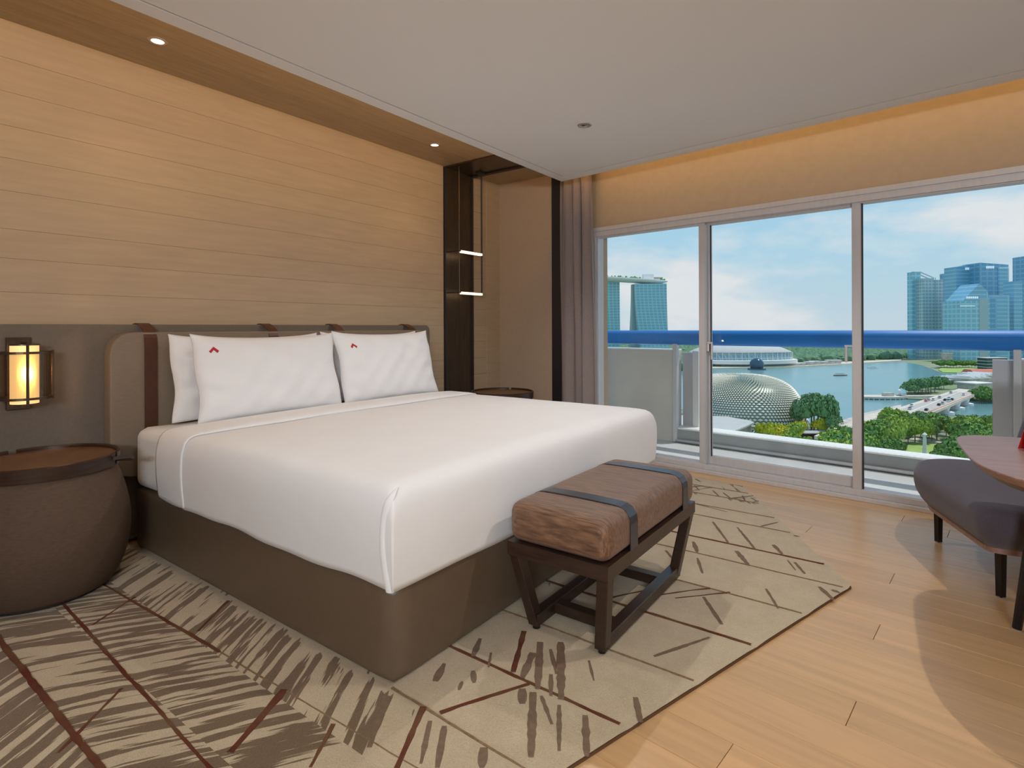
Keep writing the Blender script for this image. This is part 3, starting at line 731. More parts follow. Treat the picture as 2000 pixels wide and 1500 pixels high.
def vein(x0, y0, x1, y1, w0, w1, m, seed, z=RZ + .0005, name='carved_line'):
    rs = random.Random(seed); n = max(8, int(math.hypot(x1 - x0, y1 - y0) / .03)); b = bmesh.new(); rows = []
    d = Vector((x1 - x0, y1 - y0, 0)); L = d.length; d.normalize(); s = Vector((-d.y, d.x, 0))
    wv = 0
    for i in range(n + 1):
        t = i / n; wv += rs.uniform(-.0012, .0012); wv *= .9
        p = Vector((x0 - 1.6, y0 - 2, z)) + d * L * t + s * wv
        w_ = (w0 + (w1 - w0) * t) * rs.uniform(.75, 1.2) / 2
        rows.append((b.verts.new(p - s * w_ - Vector((0, 0, .004))), b.verts.new(p - s * w_ * .9), b.verts.new(p + s * w_ * .9), b.verts.new(p + s * w_ - Vector((0, 0, .004)))))
    for i in range(n):
        for q in range(3): b.faces.new((rows[i][q], rows[i + 1][q], rows[i + 1][q + 1], rows[i][q + 1]))
    bmesh.ops.recalc_face_normals(b, faces=b.faces)
    for f in b.faces:
        if f.normal.z < -.1: bmesh.ops.reverse_faces(b, faces=b.faces); break
    return obj(name, b, m, rug)
sd_ = 0
for k, y in enumerate(veins_y[1:-1]):
    sp = xspan(y)
    if .5 < y < .6: vein(.15, y, 2.5, y - .01, .022, .016, M['vein'], k)
    elif .7 < y < .8: vein(.3, .79, sp[1] - .02, .68, .013, .010, M['vein'], k)
    elif .9 < y < 1.0: vein(.3, .93, 1.5, .985, .010, .012, M['vein'], k); vein(1.5, .985, sp[1] - .02, 1.03, .006, .004, M['veinpale'], k)
    elif 1.2 < y < 1.22: vein(2.14, 1.207, sp[1] - .02, 1.185, .009, .006, M['veinpale'], k)
    elif 1.4 < y < 1.5: vein(1.9, 1.489, sp[1] - .03, 1.482, .011, .011, M['vein'], k)
    elif 2.1 < y < 2.2: vein(2.1, y, sp[1] - .02, y, .013, .013, M['vein'], k)
    elif 2.8 < y < 2.9: vein(2.1, y, sp[1] - .02, y, .006, .005, M['veinpale'], k)
    elif 3.0 < y < 3.1: vein(2.1, y, sp[1] - .02, y, .013, .013, M['vein'], k)
    else: vein(max(sp[0] + .02, .4) if y < 1 else 2.0, y, sp[1] - .02, y, .008, .006, M['vein'] if y < .5 else M['veinpale'], k)
for i, (x0, y0, x1, y1, w_) in enumerate([(.921, .783, .794, .972, .010), (1.153, 1.19, 1.295, 1.0, .014), (1.872, 1.0, 1.995, .765, .030), (2.129, .995, 2.215, .86, .013), (2.345, 1.21, 2.483, 1.475, .016), (2.288, 1.20, 2.40, .99, .020), (2.29, 1.72, 2.405, 1.495, .022), (2.42, 2.125, 2.55, 2.32, .012), (2.56, 2.25, 2.75, 2.48, .010), (1.45, .70, 1.62, .49, .012), (2.83, 2.49, 2.66, 2.30, .008)]):
    vein(x0, y0, x1, y1, w_, w_ * .8, M['vein'], 50 + i, RZ + .0009)
strokes = [(1055, 1254, 1050, 1345, 14), (1095, 1254, 1096, 1366, 16), (1041, 1275, 1020, 1324, 14), (1075, 1268, 1087, 1317, 8), (1076, 1317, 1076, 1359, 10), (1020, 1345, 1020, 1375, 15), (1041, 1352, 1037, 1478, 16), (1092, 1377, 1092, 1467, 10), (1057, 1359, 1078, 1415, 8), (1143, 1397, 1146, 1478, 14), (1241, 1362, 1251, 1411, 12), (924, 1282, 938, 1247, 10), (850, 1331, 868, 1296, 14), (924, 1310, 926, 1334, 10), (896, 1348, 903, 1331, 7), (959, 1275, 954, 1303, 5), (1277, 1282, 1386, 1245, 8), (756, 1359, 721, 1460, 14), (868, 1418, 854, 1500, 14), (840, 1408, 822, 1492, 10), (945, 1460, 941, 1500, 16), (1392, 1019, 1424, 1062, 5), (1440, 1030, 1476, 1074, 5), (1510, 1064, 1528, 1082, 7), (1438, 1076, 1462, 1104, 9), (1538, 1094, 1554, 1114, 3), (1552, 1098, 1572, 1121, 6), (1496, 1150, 1520, 1188, 5), (1600, 1146, 1628, 1172, 10), (1624, 1152, 1640, 1158, 9), (1374, 1166, 1410, 1220, 8), (1362, 1090, 1372, 1120, 6), (1354, 1058, 1362, 1078, 8), (1486, 1028, 1520, 1020, 4), (1412, 962, 1430, 976, 3), (1392, 958, 1404, 969, 3), (1450, 968, 1456, 980, 3), (1466, 972, 1480, 980, 3), (1356, 948, 1366, 958, 3), (1358, 935, 1368, 941, 4), (1290, 925, 1300, 931, 3), (1310, 928, 1322, 934, 3), (1332, 931, 1342, 936, 3), (1344, 980, 1420, 1000, 3), (1550, 1046, 1562, 1048, 5), (1300, 1075, 1330, 1110, 6), (1150, 1290, 1160, 1330, 5)]
bm = bmesh.new()
for q, (xa, ya, xb, yb, wpx) in enumerate(strokes):
    A, B = onz(xa, ya, RZ), onz(xb, yb, RZ); Wd = wpx * ((A + B) / 2 - CAM).dot(fw) / F
    d = (B - A); L = d.length; d.normalize(); s = Vector((-d.y, d.x, 0)); rs = random.Random(q); rows = []
    # keep apparent px width in world: strokes run roughly away from the viewer
    n = max(4, int(L / .02))
    for i in range(n + 1):
        t = i / n; ww_ = Wd * .5 * (.55 + .6 * math.sin(PI * min(1, t * .8 + .15))) * rs.uniform(.75, 1.2)
        p = A + d * L * t - Vector((1.6, 2, 0)); p.z = RZ + .0006
        rows.append((bm.verts.new(p - s * ww_), bm.verts.new(p + s * ww_)))
    for i in range(n): bm.faces.new((rows[i][0], rows[i + 1][0], rows[i + 1][1], rows[i][1])[::-1])
for f in bm.faces:
    f.normal_update()
    if f.normal.z < 0: f.normal_flip()
obj('brush_strokes', bm, M['stroke'], rug, kind='stuff')

# ------------------------------------------------------------------ curtain
def wave_sheet(s0, s1, z0, z1, o, amp, folds, nx=140, nz=14):
    b = bmesh.new(); rows = []
    for j in range(nz + 1):
        tz = j / nz; z = z0 + (z1 - z0) * tz; row = []
        for i in range(nx + 1):
            t = i / nx
            a = amp * (.75 + .35 * math.sin(t * 7 + 1)) * (1.0 + .35 * (1 - tz))
            s = s0 + (s1 - s0) * t * (1 - .10 * tz) + .012 * math.sin(t * folds * 2 * PI * 2 + .5)
            oo = o + a * math.sin(t * folds * 2 * PI + .6 * math.sin(t * 9)) + .010 * math.sin(z * 2.3 + t * 12)
            row.append(b.verts.new(wp(s, oo, z)))
        rows.append(row)
    for j in range(nz):
        for i in range(nx): b.faces.new((rows[j][i], rows[j][i + 1], rows[j + 1][i + 1], rows[j + 1][i]))
    return b
cu = obj('curtain', wave_sheet(-.99, -.615, .012, 2.60, -.135, .050, 3.4), M['curtain'], None, 'mauve brown full length curtain gathered at the left end of the window', 'curtain', smooth=True)
mo = cu.modifiers.new('t', 'SOLIDIFY'); mo.thickness = .004; mo.offset = 0
ct = obj('curtain_track', wbox(-1.05, 3.0, -.16, -.12, 2.615, 2.645), M['whitemetal'], None, 'white ceiling track of the curtain above the window', 'curtain track')

# ------------------------------------------------------------------ armchair
ch = thing('lounge_chair', 'dark grey plum upholstered lounge chair on black metal legs by the window', 'chair', (3.9, 3.4, 0))
def cr2(bm): bm.transform(Matrix.Translation((-3.9, -3.4, 0))); return bm
outline = [(3.68, 2.88), (3.455, 3.50), (3.475, 3.78), (3.60, 3.90), (4.12, 3.93), (4.42, 3.55), (4.38, 3.02), (4.02, 2.93)]
out2 = fillet(outline, [.05, .10, .12, .12, .12, .12, .12, .06], 5)
def lofted(rings):
    b = bmesh.new(); rows = [[b.verts.new(p) for p in r] for r in rings]; n = len(rows[0])
    for j in range(len(rows) - 1):
        for i in range(n): b.faces.new((rows[j][i], rows[j][(i + 1) % n], rows[j + 1][(i + 1) % n], rows[j + 1][i]))
    b.faces.new(rows[0][::-1]); b.faces.new(rows[-1]); bmesh.ops.recalc_face_normals(b, faces=b.faces); return b
def ring(pts, s, z, c=(3.95, 3.42)): return [(c[0] + (p[0] - c[0]) * s, c[1] + (p[1] - c[1]) * s, z) for p in pts]
rg = [ring(out2, .86, .262), ring(out2, .90, .266), ring(out2, .945, .29), ring(out2, .985, .325), ring(out2, 1.0, .36), ring(out2, 1.0, .395), ring(out2, .985, .418), ring(out2, .95, .430), ring(out2, .85, .436), ring(out2, .5, .440), ring(out2, .1, .441)]
obj('seat_cushion', cr2(lofted(rg)), M['chair'], ch, smooth=True)
obj('seat_base', cr2(lofted([ring(out2, .80, .238), ring(out2, .885, .242), ring(out2, .885, .264), ring(out2, .80, .268)])), M['tabletop'], ch, label='thin wooden shell under the seat')
# back: a tall padded shell along the right-hand side, leaning outwards
bk = fillet([(3.85, 3.85), (4.10, 3.86), (4.46, 3.60), (4.52, 3.68), (4.14, 3.95), (3.86, 3.94)], .035, 4)
def bring(z, sc_=1): return [(p[0] + .27 * (z - .42), p[1] + .10 * (z - .42), z) for p in bk]
obj('backrest', cr2(lofted([bring(.40), bring(.55), bring(.72), bring(.88), bring(.93)])), M['chair'], ch, smooth=False)
for (x, y, dx, dy) in ((3.565, 3.74, .0, .0), (3.764, 3.132, 0, 0), (4.28, 3.70, 0, 0), (4.27, 3.10, 0, 0)):
    b = cyl((x, y, .006), (x + dx, y + dy, .25), .017, .021, 4); lg = obj('leg', cr2(b), M['blackmetal'], ch)
    obj('glide', cr2(cyl((x, y, 0), (x, y, .008), .014, n=12)), M['lampoff'], lg)

# ------------------------------------------------------------------ table
tb = thing('side_table', 'table with a rounded smoked oak veneer top and tapered black legs', 'table', (4.1, 2.45, 0))
def tr2(bm): bm.transform(Matrix.Translation((-4.1, -2.45, 0))); return bm
tp = [(3.635, 2.853), (3.604, 2.78), (3.603, 2.66), (3.625, 2.35), (3.655, 2.22), (3.73, 2.10), (3.92, 2.01), (4.25, 2.0), (4.55, 2.14), (4.66, 2.45), (4.50, 2.80), (4.15, 2.92), (3.81, 2.905), (3.69, 2.89)]
tp = fillet(tp, .2, 4)
c2 = (4.12, 2.48)
obj('table_top', tr2(lofted([ring(tp, .94, .690, c2), ring(tp, .965, .692, c2), ring(tp, 1.0, .712, c2), ring(tp, 1.0, .7165, c2), ring(tp, .997, .719, c2)])), M['tabletop'], tb)
obj('under_rim', tr2(lofted([ring(tp, .90, .668, c2), ring(tp, .935, .690, c2), ring(tp, .5, .6905, c2)])), M['wenge'], tb)
for (fx, fy, hx, hy) in ((3.785, 2.84, 3.86, 2.78), (4.45, 2.75, 4.38, 2.68), (4.1, 2.10, 4.1, 2.2)):
    lg = obj('leg', tr2(cyl((fx, fy, .006), (hx, hy, .672), .015, .028, 10)), M['blackmetal'], tb, smooth=False)
    obj('glide', tr2(cyl((fx, fy, 0), (fx, fy, .01), .013, n=12)), M['lampoff'], lg)
# red tent card
cx, cyc = 3.832, 2.62
rc = thing('tent_card', 'small red folded card standing on the veneer table top', 'card', (cx, cyc, .7195), .35)
b = bmesh.new()
A_ = [(-.055, -.035, .001), (.075, -.035, .001), (.075, 0, .07), (-.055, 0, .07), (-.055, .035, .001), (.075, .035, .001)]
V_ = [b.verts.new(p) for p in A_]; b.faces.new((V_[0], V_[1], V_[2], V_[3])); b.faces.new((V_[3], V_[2], V_[5], V_[4]))
o_ = obj('card', b, M['redcard'], rc); mo = o_.modifiers.new('t', 'SOLIDIFY'); mo.thickness = .0012
nrm = Vector((0, -2, 1)).normalized() * .0018
b = bmesh.new()
def cp_(u, v): return Vector((-.055 + .13 * u, -.035 + .035 * v, .001 + .069 * v)) + nrm
for (u0, u1, v0, v1) in ((.18, .30, .35, .62), (.36, .44, .35, .62), (.50, .74, .35, .45), (.50, .74, .52, .62)):
    q = [b.verts.new(cp_(u, v)) for u, v in ((u0, v0), (u1, v0), (u1, v1), (u0, v1))]; b.faces.new(q)
obj('printed_mark', b, M['gold'], rc, label='small pale gold print')

# ------------------------------------------------------------------ balcony
PO = 1.185
struct('sun_block_slab', wbox(-2.4, 4.3, .2, 1.16, 2.72, 2.90), M['concrete'])  # unseen slab added over the balcony to keep sun out of the room
struct('balcony_floor', wbox(-2.2, 4.2, .10, PO + .3, -.20, -.05), M['deck'])
pw = wbox(-2.4, -.50, PO, PO + .16, -.1, .905, .004, 1); wbox(-.50, 2.17, PO, PO + .16, -.1, .075, .004, 1, bm=pw); wbox(2.17, 4.3, PO, PO + .16, -.1, .895, .004, 1, bm=pw)
pr = struct('balcony_parapet', pw, M['concrete'])
obj('kerb_face', wbox(-.49, 2.16, PO - .012, PO, -.05, .088), M['kerbgrey'], pr)
obj('ledge', wbox(-.50, 2.17, PO - .02, PO + .20, .088, .104, .002, 1), M['whitemetal'], pr)
obj('coping', wbox(-2.4, -.50, PO - .01, PO + .17, .905, .918, .002, 1), M['whitemetal'], pr)
obj('coping', wbox(2.17, 4.3, PO - .01, PO + .17, .895, .908, .002, 1), M['whitemetal'], pr)
bm = wbox(-.365, -.30, PO + .14, PO + .20, .10, .90); obj('reveal_strip', bm, M['whitemetal'], pr)
obj('reveal_panel', wbox(-.48, -.34, PO + .15, PO + .19, .10, .88), M['steelpost'], pr)
obj('reveal_panel', wbox(2.035, 2.17, PO + .10, PO + .16, .10, .895), M['steelpost'], pr)
for i in range(60):
    s = -.45 + i * .0435
    obj('louvre_blade', wbox(s, s + .018, PO + .0, PO + .19, .104, .1055), M['whitemetal'], pr)
for s in (-.50, 2.155):
    obj('rail_post', wbox(s, s + .045, PO - .045, PO + .01, -.04, .98, .003, 1), M['steelpost'], pr)
obj('drain_pipe', cyl(wp(-.47, PO - .035, -.025), wp(2.6, PO - .035, -.025), .016), M['steelpost'], pr, smooth=True)
rl = obj('balcony_rail', cyl(wp(-2.4, PO + .0, 1.042), wp(4.3, PO + .0, 1.042), .076, n=32, caps=True), M['blue'], None, 'thick round blue handrail running across the balcony opening', 'handrail', smooth=True)
# glazed screen inside the opening
obj('glass_screen', wbox(-.45, 2.15, PO + .06, PO + .068, .11, .94), M['glass'], pr)

# ================================================================== the city beyond the balcony
GZ = -58.85
def gp(x, y, z=None): return onz(x, y, GZ if z is None else z)
def pol(px, z0, z1, zp=None):
    pts = [onz(x, y, z1 if zp is None else zp) for x, y in px]
    return prism([(p.x, p.y) for p in pts], z0, z1)
M['land'] = mat('city_ground', (.30, .33, .24, 1), .95, col2=(.16, .26, .12, 1), nscale=.02)
M['water'] = mat('bay_water', (.13, .30, .33, 1), .22, bump=.35, bscale=.25, spec=.5, noise=.08, nscale=.01)
M['paving'] = mat('pale_paving', (.62, .58, .50, 1), .9, noise=.12, nscale=.2)
M['lawn'] = mat('lawn_grass', (.30, .46, .12, 1), .95, noise=.1, nscale=.3)
M['whiteroof'] = mat('white_roof', (.82, .83, .82, 1), .5)
M['greyroof'] = mat('grey_roof', (.48, .50, .50, 1), .7, noise=.05, nscale=.3)
M['redroof'] = mat('red_roof', (.66, .20, .15, 1), .7)
M['shopwall'] = mat('promenade_wall', (.52, .50, .47, 1), .8, noise=.3, nscale=.15)
M['darkglass'] = mat('dark_blue_glass', (.03, .10, .16, 1), .15, metal=.3)
def leafmat(n, a, b): return mat(n, a, .85, col2=b, nscale=.5, spec=.2)
M['leaf'] = leafmat('leaf_green', (.10, .23, .07, 1), (.21, .40, .09, 1))
M['leaf2'] = leafmat('leaf_light_green', (.20, .36, .06, 1), (.38, .54, .10, 1))
M['leaf3'] = leafmat('leaf_yellow_green', (.38, .50, .04, 1), (.72, .62, .05, 1))
M['leaf4'] = leafmat('leaf_dark_green', (.09, .22, .10, 1), (.18, .37, .15, 1))
M['farleaf'] = leafmat('far_woodland_hazed_green', (.10, .22, .14, 1), (.17, .31, .18, 1))  # green desaturated so the colour carries the distance haze
M['trunk'] = mat('tree_trunk', (.20, .16, .12, 1), .9)
def facade(name, base, line, vs_, hs_, metal=.1, rough=.3, vw=.22, hw=.3):
    """glass curtain wall: floor bands every vs_ metres and mullions every hs_ metres"""
    m = bpy.data.materials.new(name); m.use_nodes = True; t = m.node_tree; n = t.nodes; l = t.links; p = n['Principled BSDF']
    p.inputs['Roughness'].default_value = rough; p.inputs['Metallic'].default_value = metal
    g = n.new('ShaderNodeTexCoord'); sp = n.new('ShaderNodeSeparateXYZ'); l.new(g.outputs['Object'], sp.inputs[0])
    def band(sock, per, wd):
        a = n.new('ShaderNodeMath'); a.operation = 'MULTIPLY'; a.inputs[1].default_value = 1 / per; l.new(sock, a.inputs[0])
        b = n.new('ShaderNodeMath'); b.operation = 'FRACT'; l.new(a.outputs[0], b.inputs[0])
        c = n.new('ShaderNodeMath'); c.operation = 'LESS_THAN'; c.inputs[1].default_value = wd; l.new(b.outputs[0], c.inputs[0]); return c.outputs[0]
    hsum = n.new('ShaderNodeMath'); hsum.operation = 'ADD'; l.new(sp.outputs['X'], hsum.inputs[0]); l.new(sp.outputs['Y'], hsum.inputs[1])
    v1, v2 = band(sp.outputs['Z'], vs_, hw), band(hsum.outputs[0], hs_, vw)
    mxx = n.new('ShaderNodeMath'); mxx.operation = 'MAXIMUM'; l.new(v1, mxx.inputs[0]); l.new(v2, mxx.inputs[1])
    nz_ = n.new('ShaderNodeTexNoise'); nz_.inputs['Scale'].default_value = .05; l.new(g.outputs['Object'], nz_.inputs['Vector'])
    a_ = n.new('ShaderNodeMix'); a_.data_type = 'RGBA'; l.new(nz_.outputs['Fac'], a_.inputs['Factor'])
    a_.inputs['A'].default_value = tuple(c * 1.0 for c in base[:3]) + (1,); a_.inputs['B'].default_value = tuple(min(1, c * 1.35) for c in base[:3]) + (1,)
    f_ = n.new('ShaderNodeMath'); f_.operation = 'MULTIPLY'; f_.inputs[1].default_value = .7; l.new(mxx.outputs[0], f_.inputs[0])
    k = n.new('ShaderNodeMix'); k.data_type = 'RGBA'; l.new(f_.outputs[0], k.inputs['Factor']); l.new(a_.outputs['Result'], k.inputs['A']); k.inputs['B'].default_value = tuple(min(1, c * 1.35) for c in line[:3]) + (1,)
    l.new(k.outputs['Result'], p.inputs['Base Color']); return m
M['fa1'] = facade('teal_curtain_wall', (.16, .45, .56, 1), (.35, .52, .58, 1), 8, 9)
M['fa2'] = facade('gridded_facade', (.22, .38, .44, 1), (.45, .55, .55, 1), 6, 6)
M['fa3'] = facade('deep_blue_curtain_wall', (.10, .32, .50, 1), (.20, .38, .50, 1), 9, 12)
M['fa4'] = facade('banded_blue_facade', (.15, .40, .56, 1), (.30, .48, .58, 1), 7, 40, vw=.05)
M['fa5'] = facade('hotel_tower_facade', (.15, .38, .45, 1), (.30, .50, .52, 1), 5, 7)
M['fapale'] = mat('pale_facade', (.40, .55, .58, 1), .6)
M['sign'] = emit('lit_roof_sign', (.8, .9, .95, 1), .4)

struct('city_ground', prism([(p.x, p.y) for p in (atd(-900, 640, 160), atd(-900, 640, 1850), atd(3400, 640, 1850), atd(3400, 640, 160))], GZ - 3, GZ), M['land'])
wpx = [(1330, 722), (1480, 719), (1560, 717), (1640, 713), (1690, 710), (1760, 706), (1800, 713), (1828, 724), (1842, 729), (2100, 730), (2100, 812), (1850, 812), (1740, 828), (1690, 830), (1640, 830), (1600, 838), (1560, 812), (1535, 790), (1500, 800), (1330, 800)]
struct('bay_water', pol(wpx, GZ, GZ + .2), M['water'])
struct('far_promenade', pol([(1340, 720), (1480, 717), (1560, 715), (1640, 711), (1690, 708), (1760, 704), (1760, 701.5), (1690, 705), (1640, 707), (1560, 710), (1480, 712), (1340, 713)], GZ, GZ + .8), M['paving'])
struct('marina_land', pol([(1770, 762), (1780, 751), (1808, 746), (1826, 741), (1900, 734), (2100, 734), (2100, 784), (1905, 781), (1880, 776), (1850, 771), (1800, 779), (1772, 778)], GZ, GZ + 1.2), M['land'])
struct('riverside_lawn', pol([(1833, 722), (1842, 727), (1910, 728), (1990, 729), (1990, 719), (1838, 718)], GZ, GZ + .9), M['lawn'])
struct('park_lawn', pol([(1740, 905), (1870, 925), (1900, 875), (1780, 862)], GZ, GZ + .3), M['lawn'])
struct('park_path', pol([(1776, 858), (1900, 872), (1900, 867), (1780, 853)], GZ, GZ + .5), M['paving'])
struct('waterfront_road', pol([(1480, 905), (1560, 905), (1600, 880), (1690, 842), (1690, 828), (1640, 832), (1600, 842), (1560, 850), (1500, 865)], GZ, GZ + .25), M['paving'])
struct('waterfront_promenade', pol([(1600, 842), (1640, 829.5), (1690, 813), (1760, 795), (1760, 790), (1690, 806), (1640, 822), (1600, 836)], GZ, GZ + 1.0), M['shopwall'])

# trees ------------------------------------------------------------
def crown_mesh(seed, nl=7, nq=1500, flat=.62, qs=.085):
    rs = np.random.default_rng(seed); V, Fc = [], []
    lobes = [(np.array([rs.uniform(-.5, .5), rs.uniform(-.5, .5), rs.uniform(-.12, .30) * flat]), rs.uniform(.34, .56)) for _ in range(nl)]
    lobes.append((np.array([0, 0, .05]), .62))
    for _ in range(nq):
        c, r = lobes[rs.integers(len(lobes))]
        d = rs.normal(size=3); d /= np.linalg.norm(d)
        if d[2] < -.35: d[2] *= -.5
        p = c + d * r * np.array([1, 1, flat]) * rs.uniform(.82, 1.04)
        n = d + rs.normal(size=3) * .45; n /= np.linalg.norm(n)
        t = np.cross(n, rs.normal(size=3)); t /= np.linalg.norm(t); b = np.cross(n, t); s = qs * rs.uniform(.6, 1.3)
        k = len(V); V += [tuple(p - t * s), tuple(p + b * s * .8), tuple(p + t * s), tuple(p - b * s * .8)]; Fc.append((k, k + 1, k + 2, k + 3))
    return V, Fc
def inner(seed):
    rs = np.random.default_rng(seed); b = bmesh.new(); bmesh.ops.create_icosphere(b, subdivisions=2, radius=.52)
    for v in b.verts: v.co.z *= .55; v.co *= rs.uniform(.85, 1.1)
    return b
TREE = []
for i, (mm, fl2, qs) in enumerate(((M['leaf'], .62, .085), (M['leaf2'], .60, .085), (M['leaf3'], .55, .085), (M['leaf4'], .95, .085), (M['leaf'], .70, .10))):
    t = bpy.data.objects.new('leafy_tree', None); t.empty_display_size = 1
    me = bpy.data.meshes.new('crown'); V, Fc = crown_mesh(20 + i, flat=fl2, qs=qs); me.from_pydata(V, [], Fc)
    # dense core of the same crown keeps it opaque
    core = inner(i); m2 = bpy.data.meshes.new('c'); core.to_mesh(m2); core.free(); b = bmesh.new(); b.from_mesh(me); b.from_mesh(m2); b.to_mesh(me); b.free(); bpy.data.meshes.remove(m2)
    me.materials.append(mm)
    b = cyl((0, 0, -.62), (0, 0, 0), .045, .03, 8); tm = bpy.data.meshes.new('trunk'); b.to_mesh(tm); b.free(); tm.materials.append(M['trunk'])
    TREE.append((me, tm))
def tree(px, py, H, k, label, group, wide=None, rs=random):
    g = gp(px, py); t = bpy.data.objects.new('leafy_tree', None); C.objects.link(t); t.location = g; t.rotation_euler = (0, 0, rs.uniform(0, 6))
    me, tm = TREE[k]; fl2 = (.62, .60, .55, .95, .70)[k]
    W_ = wide or H * .62; hz = H * .42 / (fl2 * .9)
    c = bpy.data.objects.new('crown', me); C.objects.link(c); c.parent = t; c.location = (0, 0, H * .60); c.scale = (W_ * .62, W_ * .62, H * .42 / (fl2 * .72))
    u = bpy.data.objects.new('trunk', tm); C.objects.link(u); u.parent = t; u.location = (0, 0, H * .5); u.scale = (H * .5, H * .5, H * .5 / .62)
    tag(t, label, 'tree', group); return t
rt_ = random.Random(4)
for (px, py, H, k) in ((1560, 846, 17, 3), (1573, 850, 21, 3), (1585, 848, 23, 3), (1598, 850, 24, 3), (1610, 852, 22, 3), (1622, 850, 18, 3), (1566, 840, 16, 3), (1604, 840, 20, 3), (1590, 842, 22, 3), (1628, 858, 13, 3)):
    tree(px, py, H, k, 'tall dark green tree in the waterfront grove right of the spiky dome', 'tall trees in the waterfront grove', rs=rt_, wide=H * .55)
for (px, py, H, k) in ((1487, 862, 9, 2), (1502, 868, 10, 2), (1516, 872, 11, 2), (1530, 870, 10, 2), (1546, 866, 10, 1), (1557, 862, 10, 2), (1545, 876, 9, 1), (1606, 853, 10, 2), (1560, 884, 6, 1), (1574, 872, 5, 1)):
    tree(px, py, H, k, 'low yellow green flowering tree on the forecourt below the spiky dome', 'yellow green trees below the dome', rs=rt_, wide=H * .95)
n_park = 0
def blocked(x, y): return (1748 < x < 1868 and y > 868) or (x < 1740 and y < 846 + (1740 - x) * .5) 
for row in range(9):
    yb = 844 + row * 11
    for q in range(22):
        x = 1600 + q * 17 + (row % 2) * 8 + rt_.uniform(-5, 5); y = yb + rt_.uniform(-4, 4)
        if blocked(x, y) or x > 1960: continue
        if x > 1850 and y < 850: continue
        k = rt_.choice((0, 0, 1, 4, 4, 3, 1)); H = rt_.uniform(9, 14)
        kd = {0: 'mid green', 1: 'light green', 3: 'tall dark green', 4: 'broad green'}[k]; sd2 = 'left of the white obelisk' if x < 1760 else 'behind the white obelisk' if x < 1840 else 'right of the white obelisk'
        tree(x, y, H, k, kd + ' park tree ' + sd2, kd + ' park trees ' + sd2, rs=rt_, wide=H * rt_.uniform(.75, 1.0))
for (x, y, H) in ((1855, 915, 12), (1872, 908, 13), (1842, 925, 10), (1890, 916, 12)):
    tree(x, y, H, 0, 'dark rounded park tree right of the small lawn', 'dark trees right of the lawn', rs=rt_, wide=H * 1.2)
for i in range(16):
    tree(1776 + i * 4.4 + rt_.uniform(-2, 2), 772 + rt_.uniform(-4, 4) - i * .5, rt_.uniform(10, 15), 3, 'dark tree on the marina shore behind the bridge', 'trees on the marina shore', rs=rt_, wide=12)
for i in range(12):
    tree(1908 + i * 4.5, 786 + rt_.uniform(-6, 5), rt_.uniform(8, 12), 0, 'green tree on the river bank right of the bridge end', 'trees at the bridge end', rs=rt_, wide=12)
for i in range(13):
    tree(1838 + i * 6, 719 + rt_.uniform(-1.5, .5), rt_.uniform(9, 12), 4, 'tree in the row behind the riverside lawn, in front of the towers', 'trees behind the riverside lawn', rs=rt_, wide=17)
# far woodland: nobody could count it
bm = bmesh.new(); rs = random.Random(9)
ico = bmesh.new(); bmesh.ops.create_icosphere(ico, subdivisions=1, radius=1); iv = [v.co.copy() for v in ico.verts]; ifc = [[v.index for v in f.verts] for f in ico.faces]; ico.free()
VV, FF = [], []
for i in range(9000):
    dep = 1850 - 1080 * rs.random() ** .9; x = rs.uniform(1120, 2060)
    yb = 640 + 60 / dep * F
    if yb > 703 - (x - 1760) * (.0 if x > 1760 else .04) and x > 1340: continue
    p = atd(x, CY, dep); r = rs.uniform(5, 11); k = len(VV)
    for v in iv: VV.append((p.x + v.x * r * rs.uniform(.9, 1.1), p.y + v.y * r, GZ + r * .5 + v.z * r * rs.uniform(.7, 1.1)))
    FF += [tuple(k + q for q in f) for f in ifc]
tag(obj('woodland', (VV, FF), M['farleaf'], None), 'hazy green woodland spreading to the horizon beyond the bay', 'woodland', None, 'stuff')

# buildings -------------------------------------------------------
def tower(px0, px1, ytop, dep, m, name, label, rot=0, thick=None, slope=0, cat='building', group=None, ybase=None):
    xc = (px0 + px1) / 2; base = atd(xc, CY, dep); W_ = (px1 - px0) / F * dep; zt = CAM.z + (CY - ytop) / F * dep - GZ
    t = thing(name, label, cat, (base.x, base.y, GZ), YAW + rot, group)
    T_ = thick or W_ * .8
    c, s_ = math.cos(rot), abs(math.sin(rot)); wx = max(2, (W_ - T_ * s_) / c) if rot else W_
    b = box(-wx / 2, wx / 2, -T_ / 2, T_ / 2, 0, zt)
    for v in b.verts:
        if v.co.z > zt - .1: v.co.z += slope * v.co.x / (wx / 2)
    obj('shaft', b, m, t); return t, wx, T_, zt
def signs(t, x0, x1, y, z, h, n=4):
    b = bmesh.new()
    st_ = (x1 - x0) / n
    for i in range(n): box(x0 + i * st_, x0 + i * st_ + st_ * .62, y - .6, y, z, z + h, bm=b)
    obj('lit_sign', b, M['sign'], t, kind='stuff')
t, wx, T_, zt = tower(1777, 1794, 535, 1040, M['fa1'], 'office_tower', 'leftmost teal glass office tower with an open slanted crown')
crn = bmesh.new(); cyl((wx / 2 - 1, -T_ / 2, zt), (wx / 2 + 24, -T_ / 2, zt - 11), 1.2, n=6, bm=crn); cyl((-wx / 2, -T_ / 2, zt), (wx / 2, -T_ / 2, zt), 1.2, n=6, bm=crn); cyl((wx / 2 - 1, T_ / 2, zt), (wx / 2 + 24, T_ / 2, zt - 11), 1.2, n=6, bm=crn)
obj('open_crown', crn, M['fapale'], t)
t, wx, T_, zt = tower(1792, 1831, 551, 1030, M['fa2'], 'office_tower', 'office tower with a fine window grid, beside the slanted crown tower')
